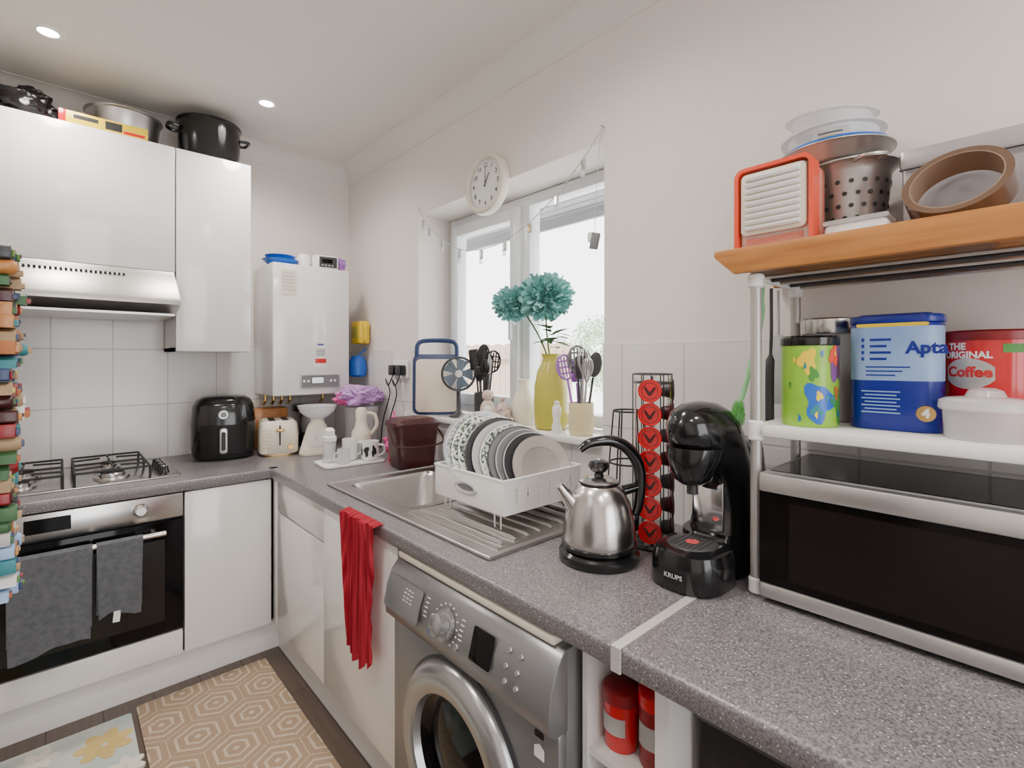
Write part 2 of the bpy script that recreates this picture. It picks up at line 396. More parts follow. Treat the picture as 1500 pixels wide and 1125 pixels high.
# ---------------------------------------------------------------- room
struct('floor',B().bx(-2.0,.0,-4.4,0,-.06,0,floorm))
struct('ceiling',B().bx(-2.0,.25,-4.4,.1,H,H+.06,ceilm))
struct('wall_back',B().bx(-2.0,0,0,.12,-.06,H,wallm))
struct('wall_left',B().bx(-2.1,-2.0,-4.4,.12,-.06,H,wallm))
b=B();b.bx(-2.0,-1.45,-4.5,-4.4,-.06,H,wallm);b.bx(-.35,.25,-4.5,-4.4,-.06,H,wallm);b.bx(-1.45,-.35,-4.5,-4.4,2.0,H,wallm);struct('wall_rear',b)
b=B();b.bx(0,.25,YW0,.12,-.06,H,wallm);b.bx(0,.25,-4.4,YW1,-.06,H,wallm);b.bx(0,.25,YW1,YW0,-.06,ZW0-.02,wallm);b.bx(0,.25,YW1,YW0,ZW1,H,wallm)
struct('wall_right',b)
cov=[(0,0),(0,-.083),(-.003,-.083)]+[(-.080+.077*math.cos(math.radians(a)),-.083+.081*math.sin(math.radians(a))) for a in range(8,89,8)]+[(-.080,-.002),(-.080,0)]
b=B();b.ext(cov,4.4,ceilm,fr((1,0,0),(0,0,1),(0,0,H)));struct('trim_1',b)
b=B();b.ext([(-x,z) for x,z in cov],2.0,ceilm,fr((0,-1,0),(0,0,1),(0,0,H)));struct('trim_2',b)
b=B();b.bx(-2.0,-.0,-.007,0,W,1.235,tileB);b.bx(-1.488,-.880,-.007,0,1.235,1.545,tileB);struct('trim_3',b)
b=B();b.bx(-.007,0,YW0,-.007,W,1.235,tileR);b.bx(-.007,0,YW1,YW0,W,ZW0-.02,tileR);b.bx(-.007,0,-4.0,YW1,W,1.235,tileR);struct('trim_4',b)
struct('trim_5',B().bx(-.035,.18,YW1+.002,YW0-.002,ZW0-.022,ZW0,gloss,.004))
# window
def frame4(b,x0,x1,ya,yb,za,zb,w,m,bev):
    b.bx(x0,x1,ya,ya+w,za,zb,m,bev);b.bx(x0,x1,yb-w,yb,za,zb,m,bev)
    b.bx(x0+.0008,x1-.0008,ya+w-bev,yb-w+bev,zb-w,zb-.0008,m,bev);b.bx(x0+.0008,x1-.0008,ya+w-bev,yb-w+bev,za+.0008,za+w,m,bev)
b=B();fw=.045;frame4(b,.175,.24,YW1+.001,YW0-.001,ZW0+.001,ZW1-.001,fw,upvc,.004)
b.bx(.177,.238,-1.30,-1.25,ZW0+fw-.002,ZW1-fw+.002,upvc,.004)
win=struct('window_1',b)
ya,yb=-1.252,YW0-fw+.006;za,zb=ZW0+fw-.006,ZW1-fw+.006;sw=.05
b=B();frame4(b,.155,.213,ya,yb,za,zb,sw,upvc,.006)
cas=part(win,'casement',b)
b=B();b.bx(.135,.156,-1.245,-1.22,1.33,1.38,upvc,.003);b.bx(.125,.14,-1.24,-1.225,1.27,1.37,upvc,.004);part(cas,'handle',b)
part(win,'glass',B().bx(.195,.199,ya+sw,yb-sw,za+sw,zb-sw,glass))
part(win,'glass',B().bx(.205,.209,YW1+fw,-1.30,ZW0+fw,ZW1-fw,glass))
# outside
b=B()
b.bx(.26,.74,-4,3,1.95,1.98,soffm);b.bx(.74,.76,-4,3,1.90,2.2,soffm)
solo('roof_soffit','grey boarded roof soffit outside above the window','roof',b)
solo('garden_ground','pale concrete yard outside the window','ground',B().bx(.26,14,-8,14,-.3,-.25,mat('concrete',(.7,.7,.68),.9)))
b=B()
for i in range(40): b.bx(4.5,4.53,2.2+i*.15,2.2+i*.15+.14,-.25,1.45+.02*(i%2),fencem)
b.bx(4.45,4.5,2.2,8.2,1.2,1.28,fencem)
solo('garden_fence','weathered brown timber fence across the garden','fence',b)
b=B();b.leaves((0,0,0),.62,3000,.035,bushm,(1,1,1.1));b.tube([(0,0,-1.55),(0,0,0)],.04,fencem)
solo('garden_bush','sunlit green leafy bush outside the window','bush',b,(5.2,2.05,1.3))
# kickboards
struct('baseboard_back',B().bx(-1.99,-.55,-.555,-.54,0,.115,gloss))
struct('baseboard_right',B().bx(-.555,-.54,-1.585,-.556,0,.115,gloss))
# ---------------------------------------------------------------- worktops
ed=[(0,0),(0,.038)]+[(-.022+-.008*math.sin(math.radians(a)),.030+.008*math.cos(math.radians(a))) for a in range(0,91,18)]+[(-.030,.006),(-.026,0)]
zt=W-.038
b=B()
b.bx(-1.995,-.008,-.57,-.008,zt,W,WT)
b.bx(-.57,-.008,-1.07,-.57,zt,W,WT);b.bx(-.57,-.49,-1.46,-1.07,zt,W,WT);b.bx(-.15,-.008,-1.46,-1.07,zt,W,WT);b.bx(-.57,-.008,-2.270,-1.46,zt,W,WT)
b.ext(ed,2.270-.57,WT,fr((1,0,0),(0,0,1),(-.57,-.57,zt)))
b.ext([(-x,z) for x,z in ed],1.995-.57,WT,fr((0,-1,0),(0,0,1),(-.57,-.57,zt)))
b.bx(-.6,-.57,-.6,-.57,zt,W,WT)
solo('worktop','grey speckled laminate worktop running round the corner','worktop',b,(-.5,-.5,zt),world=True)
b=B();b.bx(-.57,-.008,-3.6,-2.288,zt,W,WT);b.ext(ed,3.6-2.288,WT,fr((1,0,0),(0,0,1),(-.57,-2.288,zt)))
solo('worktop','grey speckled laminate worktop under the microwave','worktop',b,(-.3,-2.9,zt),world=True)
strip=mat('pale_strip',(.62,.60,.58),.45,.3)
b=B();b.bx(-.602,-.01,-2.2875,-2.2705,W-.001,W+.0015,strip,.0006);b.bx(-.603,-.5995,-2.2875,-2.2705,zt,W+.001,strip)
solo('joint_strip','thin pale metal jointing strip between two worktops','strip',b,(-.3,-2.279,W),world=True)
# ---------------------------------------------------------------- cabinets
def cab(label,x0,x1,y0,y1,z0,z1):
    c=thing('base_cabinet' if z0<1 else 'wall_cabinet',label,'cabinet',((x0+x1)/2,(y0+y1)/2,z0))
    b=B();t=.016
    b.bx(x0,x0+t,y0,y1,z0,z1,carc);b.bx(x1-t,x1,y0,y1,z0,z1,carc);b.bx(x0,x1,y0,y1,z0,z0+t,carc);b.bx(x0,x1,y0,y1,z1-t,z1,carc)
    b.bx(x0+t,x1-t,y1-.02 if y1>-.1 else y0+.01,y1-.012 if y1>-.1 else y1-.01,z0+t,z1-t,carc)
    part(c,'body',b,True);return c
c=cab('gloss white base cabinet beside the oven',-.889,-.600,-.565,-.01,.12,.71)
part(c,'door',B().bx(-.889,-.592,-.585,-.567,.12,.705,gloss,.002),True)
c=cab('gloss white corner base cabinet with a drawer',-.565,-.01,-1.06,-.60,.12,.71)
part(c,'drawer',B().bx(-.585,-.567,-1.103,-.64,.588,.705,gloss,.002),True)
part(c,'door',B().bx(-.585,-.567,-1.103,-.64,.12,.582,gloss,.002),True)
part(c,'filler_panel',B().bx(-.585,-.567,-.637,-.588,.12,.705,gloss,.001),True)
c=cab('gloss white sink base cabinet next to the washing machine',-.565,-.01,-1.588,-1.065,.12,.56)
part(c,'door',B().bx(-.585,-.567,-1.588,-1.107,.12,.705,gloss,.002),True)
c=cab('gloss white base cabinet next to the fridge',-1.99,-1.50,-.565,-.01,.12,.71)
part(c,'door',B().bx(-1.99,-1.50,-.585,-.567,.12,.705,gloss,.002),True)
c=cab('narrow gloss white wall cabinet under a black pot',-.876,-.603,-.31,-.01,1.225,2.05)
part(c,'door',B().bx(-.878,-.601,-.33,-.312,1.225,2.05,gloss,.002),True)
c=cab('wide gloss white wall cabinet above the cooker hood',-1.486,-.882,-.31,-.01,1.545,2.05)
part(c,'door',B().bx(-1.486,-.882,-.33,-.312,1.545,2.05,gloss,.002),True)
c=cab('gloss white wall cabinet next to the hood cabinet',-1.99,-1.49,-.31,-.01,1.225,2.05)
part(c,'door',B().bx(-1.99,-1.49,-.33,-.312,1.225,2.05,gloss,.002),True)
# hood
c=thing('cooker_hood','slim stainless steel visor cooker hood under the cabinet','cooker hood',(-1.18,-.2,1.37))
pr=[(-.012,1.543),(-.33,1.543),(-.345,1.525),(-.47,1.425),(-.475,1.40),(-.46,1.395),(-.36,1.365),(-.012,1.365)]
b=B();b.ext([(-y,z) for y,z in pr],.60,satin,fr((0,-1,0),(0,0,1),(-.884,0,0)),.002);part(c,'body',b,True)
b=B()
for i in range(30):
    x=-1.44+i*.0135
    b.box((x,-.366,1.5105),(.007,.004,.016),ink,rot=(math.radians(51),0,0))
part(c,'vent_slot',b,True)
b=B();b.bx(-1.46,-.90,-.45,-.06,1.358,1.366,alum);part(c,'grease_filter',b,True)
# ---------------------------------------------------------------- oven
c=thing('oven','built-in stainless electric oven with black glass door','oven',(-1.194,-.3,.12))
part(c,'body',B().bx(-1.49,-.897,-.565,-.01,.215,.70,dgrey),True)
b=B();b.bx(-1.492,-.895,-.588,-.567,.622,.706,steel,.002);part(c,'control_panel',b,True)
for x in (-1.02,-1.37):
    b=B();b.lathe([(0,.026),(.014,.026),(.018,.022),(.019,.004),(.022,0),(0,0)],steel,FY(x,-.588,.667));b.box((x,-.616,.667),(.004,.004,.028),steel);part(c,'knob',b,True)
b=B();b.bx(-1.31,-1.20,-.590,-.587,.645,.69,bglass);part(c,'display',b,True)
b=B();b.bx(-1.492,-.895,-.590,-.567,.215,.615,bglass,.003);b.bx(-1.44,-.95,-.5915,-.589,.26,.55,mat('oven_window',(.02,.017,.016),.15,spec=.25));d=part(c,'door',b,True)
b=B();b.tube([(-1.44,-.65,.588),(-.955,-.65,.588)],.009,steel,12)
for x in (-1.41,-.985): b.tube([(x,-.65,.588),(x,-.588,.588)],.007,steel)
part(d,'handle',b,True)
part(c,'lower_panel',B().bx(-1.492,-.895,-.585,-.567,.12,.208,gloss,.002),True,'gloss white plinth panel')
def towel(label,x0,x1,zb,zb2,seed):
    def f(u,v):
        x=x0+(x1-x0)*u
        L1=.588-zb;L2=.588-zb2;tot=L1+L2+.04;s=v*tot
        w=math.sin(u*9+seed)*.006+math.sin(u*17+seed*2)*.003
        if s<L1: k=(L1-s)/L1;return (x+ (u-.5)*-.01*k,-.664-w*k-.003*k,.588-(L1-s)-.012*math.sin(u*5+seed)*k)
        if s<L1+.04:
            a=(s-L1)/.04*pi;return (x,-.65-.014*math.cos(a),.588+.013*math.sin(a))
        q=s-L1-.04;return (x,-.636+.1*w*q,.588-q)
    b=B();b.surf(f,24,40,grcloth,.003)
    return solo('tea_towel',label,'towel',b,((x0+x1)/2,-.65,.588),group='tea towels on the oven handle',world=True)
towel('wide grey towel hung over the oven handle',-1.345,-1.15,.30,.33,1)
t=towel('grey towel with a white tag on the oven handle',-1.14,-1.02,.355,.36,3)
part(t,'tag',B().box((-1.09,-.674,.355),(.018,.002,.035),paper,rot=(0,.1,0)),True)
# hob
c=thing('gas_hob','stainless steel four burner gas hob set in the worktop','hob',(-1.165,-.29,W))
b=B();b.ext(rrect(.56,.42,.02),.006,steel,TR(0,0,.0005),.002);part(c,'plate',b)
for x,y,r in ((-.16,.1,.035),(-.16,-.1,.028),(.08,.1,.028),(.08,-.1,.04)):
    b=B();b.lathe([(0,0),(r+.014,0),(r+.012,.008),(r,.010),(r,.018),(r-.003,.021),(0,.021)],steel,TR(x,y,.0065))
    b.lathe([(0,.0),(r-.004,0),(r-.004,.007),(r-.007,.009),(0,.009)],blackm,TR(x,y,.0265));part(c,'burner',b)
for x in (-.16,.08):
    b=B();w,h,z=.105,.185,.048
    b.tube([(x-w,-h,z),(x+w,-h,z),(x+w,h,z),(x-w,h,z)],.0045,iron,6,True)
    for yy in (-.1,.1):
        for dx,dy in ((1,0),(-1,0),(0,1),(0,-1)):
            ln=w if dx else .085
            b.tube([(x+dx*ln,yy+dy*ln,z),(x+dx*.025,yy+dy*.025,z+.003)],.004,iron,6)
    b.tube([(x-w,0,z),(x+w,0,z)],.004,iron,6)
    for dx in (-w,w):
        for dy in (-h,0,h): b.tube([(x+dx,dy,z),(x+dx,dy,.006)],.0045,iron,6)
    part(c,'pan_support',b)
for i in range(4):
    b=B();b.lathe([(0,.024),(.011,.024),(.014,.02),(.017,.004),(.019,0),(0,0)],black,TR(.235,-.12+i*.062,.0065));b.box((.235,-.12+i*.062,.031),(.004,.022,.004),steel);part(c,'knob',b)
# ---------------------------------------------------------------- sink
c=thing('kitchen_sink','stainless steel inset sink with ridged drainer','sink',(-.32,-1.46,W))
b=B();X0,X1,Y0,Y1=-.535,-.1,-1.90,-1.02;bx0,bx1,by0,by1=-.485,-.155,-1.455,-1.075;z0,z1=W+.0005,W+.005
b.bx(X0,bx0,Y0,Y1,z0,z1,steeld);b.bx(bx1,X1,Y0,Y1,z0,z1,steeld);b.bx(bx0,bx1,by1,Y1,z0,z1,steeld);b.bx(bx0,bx1,Y0,by0,z0,z1,steeld)
b.tube([(X0,Y0,z1),(X1,Y0,z1),(X1,Y1,z1),(X0,Y1,z1)],.004,steeld,8,True)
for i in range(8):
    x=-.46+i*.043;b.tube([(x,-1.50,z1),(x,-1.515,z1+.003),(x,-1.84,z1+.003),(x,-1.855,z1)],.0045,steeld,8)
b.tube([(-.49,-1.485,z1),(-.145,-1.485,z1),(-.145,-1.875,z1),(-.49,-1.875,z1)],.003,steeld,6,True)
part(c,'drainer',b,True)
t=bmesh.new();R=[]
cx,cy=(bx0+bx1)/2,(by0+by1)/2
for z,gx,r in ((z1,0,.03),(z1-.012,.006,.045),(W-.12,.015,.06),(W-.145,.03,.06),(W-.15,.06,.05)):
    R.append([t.verts.new((p[0],p[1],z)) for p in rrect(bx1-bx0-2*gx,by1-by0-2*gx,r,5,cx,cy)])
for a,q in zip(R,R[1:]):
    for i in range(len(a)): t.faces.new((a[i],a[(i+1)%len(a)],q[(i+1)%len(a)],q[i]))
t.faces.new(R[-1])
b=B();b.put(t,steeld)
for sx,sy in ((bx0,by0),(bx0,by1),(bx1,by0),(bx1,by1)):
    b.box((sx+(.008 if sx==bx0 else -.008),sy+(.008 if sy==by0 else -.008),W+.003),(.016,.016,.003),steeld)
part(c,'bowl',b,True)
b=B();b.lathe([(0,.001),(.02,.001),(.022,.004),(.036,.004),(.038,0)],chrome,TR(cx,cy,W-.15));part(c,'drain',b,True)
b=B();b.cyl((-.125,-1.46,W+.005),.022,.05,chrome,bev=.003);b.tube(cr([(-.125,-1.46,W+.05),(-.125,-1.46,W+.12),(-.15,-1.45,W+.15),(-.22,-1.40,W+.145),(-.25,-1.38,W+.12)]),.010,chrome,10)
b.tube([(-.125,-1.46,W+.05),(-.09,-1.49,W+.09)],.006,chrome);part(c,'tap',b,True)
# ---------------------------------------------------------------- washing machine
c=thing('washing_machine','silver front-loading washing machine under the worktop','washing machine',(-.31,-1.885,0))
ya,yb=-2.165,-1.602
b=B();b.bx(-.585,-.04,ya,yb,.012,.69,silver,.006);b.bx(-.605,-.58,ya,yb,.02,.55,silver,.01);part(c,'body',b,True)
b=B();b.bx(-.596,-.04,ya+.02,yb-.01,.6905,.709,cream,.005);part(c,'lid',b,True,'cream top lid')
pp=[(-.58,.548),(-.612,.548),(-.626,.56),(-.63,.585),(-.624,.63),(-.610,.665),(-.588,.689),(-.58,.69)]
b=B();b.ext([(-x,z) for x,z in pp],yb-ya,silver,None,.003)
t=b.bm;bmesh.ops.transform(t,matrix=Matrix(((-1,0,0,0),(0,0,1,ya),(0,1,0,0),(0,0,0,1))),verts=t.verts[:]);bmesh.ops.recalc_face_normals(t,faces=t.faces[:])
cp=part(c,'control_panel',b,True)
def PZ(z):
    P=pp[1:-1]
    for (xa,za),(xb,zb) in zip(P,P[1:]):
        if za<=z<=zb: return xa+(xb-xa)*(z-za)/(zb-za)
    return -.6
th=math.radians(16)
def PF(y,z,o=.001): return fr((0,-1,0),(math.sin(th),0,math.cos(th)),(PZ(z)-o*math.cos(th)-.0005,y,z))
b=B();b.ext(rrect(.15,.075,.008),.004,silver,PF(-1.69,.625,.001),.001);part(c,'detergent_drawer',b,True)
b=B();b.text('INDESIT',.017,PF(-1.665,.602,.007),white,bold=.0004);part(c,'brand_lettering',b,True)
b=B()
for k in range(5):
    for j in range(3): b.ext(rrect(.010-.003*((k+j)%2),.0025,.0008),.0004,white,PF(-1.70-j*.014,.657-k*.008,.0065))
part(c,'programme_table',b,True)
b=B()
for k in range(15):
    a=math.radians(-145+20.7*k);b.ext(rrect(.005,.003,.001),.0006,white,PF(-1.86-.042*math.sin(a),.628+.038*math.cos(a),.002))
part(c,'dial_scale',b,True)
for j in range(2):
    b=B()
    for k in range(5): b.ext(rrect(.012,.0022,.0008),.0006,white,PF(-1.785-j*.13,.655-k*.009,.002))
    part(c,'option_legend',b,True)
b=B();b.lathe([(.032,0),(.031,.008),(.024,.010),(.022,.028),(.018,.031),(0,.031)],silver2,PF(-1.86,.628,0));part(c,'knob',b,True)
b=B();b.ext(rrect(.062,.062,.004),.003,bglass,PF(-1.985,.632,.002),.0008)
b.ext(rrect(.024,.012,.001),.001,led,PF(-1.975,.65,.006))
for k in range(6): b.ext(rrect(.004,.003,.001),.001,led,PF(-1.965-.007*k,.617,.006))
part(c,'display',b,True)
for y,z,r in ((-1.815,.60,.010),(-1.905,.60,.008),(-2.055,.655,.006),(-2.085,.655,.006),(-2.055,.63,.006),(-2.085,.63,.006),(-2.055,.603,.006),(-2.085,.603,.006),(-1.815,.63,.006)):
    b=B();b.lathe([(0,.005),(r*.8,.005),(r,.003),(r,0)],blue if z==.60 and y>-1.85 else silver2,PF(y,z,0),20);part(c,'button',b,True)
DC=(-.605,-1.885,.345)
b=B();b.lathe([(.20,0),(.20,.012),(.192,.026),(.175,.034),(.150,.036),(.138,.030),(.132,.012)],silver2,FX(*DC),64)
b.lathe([(.205,0),(.207,.006),(.2,.008)],dgrey,FX(*DC),64)
d=part(c,'door',b,True,'round silver porthole door')
b=B();b.lathe([(.133,.014),(.120,.010),(.110,-.0),(.06,.012),(0,.018)],bglass,FX(*DC),64);part(d,'door_glass',b,True,'dark bowl glass')
b=B();b.ext(rrect(.022,.012,.003),.001,black,FX(-.6055,-2.12,.53));part(c,'badge',b,True)
b=B();b.ext([(0,.014),(.012,.007),(.012,-.012),(-.012,-.012),(-.012,.007)],.0008,white,FX(-.606,-2.12,.50));part(c,'sticker',b,True)
# ---------------------------------------------------------------- open unit beneath second worktop
c=thing('storage_shelf','narrow white open shelving under the worktop','shelf',(-.35,-2.26,0))
b=B();y0,y1=-2.345,-2.18
b.bx(-.56,-.05,y1-.010,y1,0,.705,carc);b.bx(-.56,-.05,y0,y0+.024,0,.705,carc);b.bx(-.07,-.05,y0,y1,0,.705,carc);part(c,'frame',b,True)
for z in (.03,.28,.51): part(c,'shelf',B().bx(-.555,-.07,y0+.024,y1-.010,z,z+.012,carc),True)
def tub(lab,loc,r,h,m,ml,name='tub'):
    c=thing(name,lab,'tub',loc,group='tubs in the open shelving')
    b=B();b.lathe([(0,0),(r*.9,0),(r*.95,.004),(r,h),(0,h)],m,seg=32);part(c,'tub_body',b)
    b=B();b.lathe([(r*1.04,h-.006),(r*1.06,h),(r*1.04,h+.014),(r*.9,h+.017),(0,h+.017)],ml,seg=32);part(c,'lid',b)
    b=B();b.surf(lambda u,v:((r*.985+.0006)*math.cos(pi+(u-.5)*1.6),(r*.985+.0006)*math.sin(pi+(u-.5)*1.6),h*.35+v*h*.35),10,2,paper if m is not clr2 else dred,.0003);part(c,'label',b)
tub('red lidded food tub on the shelf',(-.505,-2.222,.5225),.031,.085,red,dred)
tub('dark red food tub beside the first',(-.500,-2.288,.5225),.029,.105,dred,red)
tub('red tub standing further back',(-.42,-2.25,.5225),.036,.12,dred,dred)
def packet(lab,loc,r,m,seed):
    b=B();b.crumple((0,0,r[2]*.9),r,m,seed,.22,0);return solo('food_packet',lab,'packet',b,loc,group='packets in the open shelving')
packet('clear crumpled packet on the low shelf',(-.500,-2.222,.2925),(.034,.026,.06),clr2,4)
packet('printed red packet on the low shelf',(-.505,-2.284,.2925),(.03,.024,.05),packm,5)
packet('clear bagged food behind the red packet',(-.41,-2.25,.2925),(.036,.045,.08),clr3,6)
b=B();b.bx(-.5,-.06,-3.4,-2.36,.001,.64,mat('shade_dark',(.02,.015,.012),.8,bump=.6,bs=90,noise=.3),.01);b.bx(-.51,-.05,-3.41,-2.355,.64,.66,dgrey,.005);b.bx(-.506,-.5,-2.62,-2.5,.5,.54,alum);solo('shade_block','added dark shade crate beneath the worktop','block',b)  # added dark filler; its colour stands in for the shade under the worktop
# ---------------------------------------------------------------- boiler
c=thing('boiler','white wall-mounted gas combi boiler with grey control panel','boiler',(-.315,-.15,1.02))
b=B();b.bx(-.502,-.132,-.30,-.008,1.02,1.645,gloss,.008);part(c,'casing',b,True)
b=B();b.ext(rrect(.20,.075,.008),.004,lgrey,FY(-.28,-.30,1.085),.001);b.ext(rrect(.185,.06,.006),.001,grey,FY(-.28,-.3035,1.085));b.ext(rrect(.06,.035,.003),.001,dgrey,FY(-.295,-.304,1.09));b.ext(rrect(.055,.028,.003),.001,led,FY(-.295,-.305,1.09));
for x in (-.36,-.34,-.23,-.21): b.ext(rrect(.012,.012,.005),.0015,white,FY(x,-.304,1.087))
part(c,'control_panel',b,True)
b=B();b.ext(rrect(.07,.12,.002),.0006,cream,FY(-.43,-.3005,1.555))
for k in range(6): b.ext(rrect(.05,.004,.001),.0004,lgrey,FY(-.43,-.3012,1.60-k*.016))
part(c,'energy_label',b,True)
b=B();b.ext(rrect(.065,.13,.003),.0006,paper,FY(-.28,-.3005,1.22));b.ext(rrect(.055,.022,.002),.0004,red,FY(-.28,-.3012,1.185));b.ext(rrect(.03,.008,.002),.0004,tinblue,FY(-.28,-.3012,1.265))
for k in range(4): b.ext(rrect(.045,.004,.001),.0004,grey,FY(-.28,-.3012,1.24-k*.009))
part(c,'service_sticker',b,True)
for x in (-.46,-.42,-.38,-.34,-.17):
    b=B();b.tube([(x,-.05,1.025),(x,-.05,.985),(x,-.02,.965),(x,-.010,.965)],.008,gold);part(c,'pipe',b,True)
# ---------------------------------------------------------------- clock
c=thing('wall_clock','round cream plastic wall clock with black numerals','clock',(-.002,-1.262,1.864))
b=B();b.lathe([(0,0),(.115,0),(.118,.012),(.114,.03),(.106,.036),(.097,.03),(.095,.022)],cream,FX(0,0,0),56);part(c,'case',b)
b=B();b.lathe([(0,.02),(.097,.02)],paper,FX(0,0,0),48)
for k in range(1,13):
    a=math.radians(30*k);b.text(str(k),.024,FX(-.0212,-.072*math.sin(a),.072*math.cos(a)),ink,bold=.0004)
for k in range(60):
    a=math.radians(6*k);b.lathe([(0,.0006),(.001,.0006)],ink,FX(-.021,-.088*math.sin(a),.088*math.cos(a)),6)
part(c,'dial',b)
for a,l,w in ((32,.045,.005),(2,.065,.0035)):
    b=B();a=math.radians(a);b.ext([(-w/2,-.01),(w/2,-.01),(w/4,l),(-w/4,l)],.001,ink,FX(-.0235,0,0)@Matrix.Rotation(-a,4,'Z'));part(c,'hand',b)
# ---------------------------------------------------------------- clip string
pts=[(-.012,-.771,1.873),(-.02,-.87,1.775),(-.02,-.969,1.707),(-.02,-1.09,1.643),(-.02,-1.233,1.619),(-.022,-1.372,1.627),(-.022,-1.504,1.669),(-.02,-1.626,1.734),(-.02,-1.74,1.82),(-.012,-1.806,1.893)]
c=thing('photo_clip_string','clear string of photo clips draped across the window','string lights',pts[0])
b=B();b.tube(cr(pts,6),.0018,lgrey,6);part(c,'cord',b,True)
for p in pts[1:-1]+[(-.02,-.82,1.82)]:
    b=B();x,y,z=p;b.box((x,y,z-.02),(.008,.015,.034),lgrey,.001);b.box((x-.004,y,z-.02),(.002,.009,.026),chrome);b.box((x,y+.003,z-.046),(.006,.014,.022),clr2,.001);b.tube([(x,y,z),(x,y,z-.01)],.003,alum,6);part(c,'clip',b,True)
b=B();b.tube([(0,-1.806,1.9),(-.018,-1.806,1.9)],.003,alum,6);b.sph((-.01,-.771,1.878),.004,alum);part(c,'nail',b,True)
c=thing('hanging_ornament','small dark ornament on a thread by the window','ornament',(-.012,-1.79,1.893))
b=B();b.tube([(-.012,-1.802,1.893),(-.014,-1.785,1.7),(-.014,-1.78,1.58)],.001,lgrey,5);part(c,'thread',b,True)
b=B();b.box((-.014,-1.78,1.555),(.012,.028,.05),grey,.003,rot=(.25,0,0));b.box((-.014,-1.765,1.57),(.01,.02,.03),paper,.002);part(c,'charm',b,True)
# ---------------------------------------------------------------- downlights
for x,y in ((-1.255,-.5),(-.585,-.5),(-1.255,-1.75),(-.585,-1.9),(-1.255,-3.1),(-.585,-3.1)):  # first two are in view; the other four are unseen, added as fill light
    c=thing('downlight','round recessed ceiling downlight, switched on','downlight',(x,y,H),group='ceiling downlights')
    b=B();b.lathe([(.026,-.001),(.028,-.005),(.041,-.004),(.043,0)],white);part(c,'bezel',b)
    b=B();b.lathe([(0,-.003),(.027,-.003)],emitm);part(c,'lens',b)
    L=bpy.data.lights.new('downlight_lamp','SPOT');L.energy=34;L.spot_size=math.radians(160);L.spot_blend=1;L.shadow_soft_size=.07;L.color=(1,.93,.86)
    o=bpy.data.objects.new('downlight_lamp',L);SC.collection.objects.link(o);o.location=(x,y,H-.03)
# ---------------------------------------------------------------- floor mats
b=B();b.ext(rrect(.41,1.4,.01),.008,HEX,None,.002);solo('hexagon_rug','beige runner rug with cream hexagon pattern','rug',b,(-.83,-1.32,.0005))
b=B();b.ext(rrect(.55,.9,.01),.006,matm,None,.002)
ye=mat('mat_yellow',(.70,.52,.2),.95,noise=.1,bump=.3,bs=300);gb=mat('mat_blue_grey',(.28,.42,.45),.95,noise=.1,bump=.3,bs=300);mw=mat('mat_cream',(.78,.74,.64),.95,bump=.3,bs=300)
def flower(x,y,r,m,n=6,a0=0,tk=.0062):
    for k in range(n):
        a=a0+2*pi*k/n;pts_=[]
        for j in range(14):
            q=2*pi*j/14;u=r*.55+r*.45*math.cos(q);v=r*.26*math.sin(q)
            pts_.append((x+u*math.cos(a)-v*math.sin(a),y+u*math.sin(a)+v*math.cos(a)))
        b.ext(pts_,tk+.0003*k,m)
flower(.20,.33,.075,ye,7,.3);flower(.05,.38,.05,mw,6);flower(.10,.22,.06,gb,3,1.2);flower(.24,.18,.05,mw,6,.5,.0066);flower(-.08,.3,.08,ye,6);flower(-.05,.1,.07,gb,5,.4);flower(.15,.02,.08,mw,6);flower(.2,-.15,.08,ye,7);flower(-.15,-.1,.08,gb,5)
solo('floral_mat','pale floral mat with yellow and blue blooms','mat',b,(-1.325,-1.09,.0005))
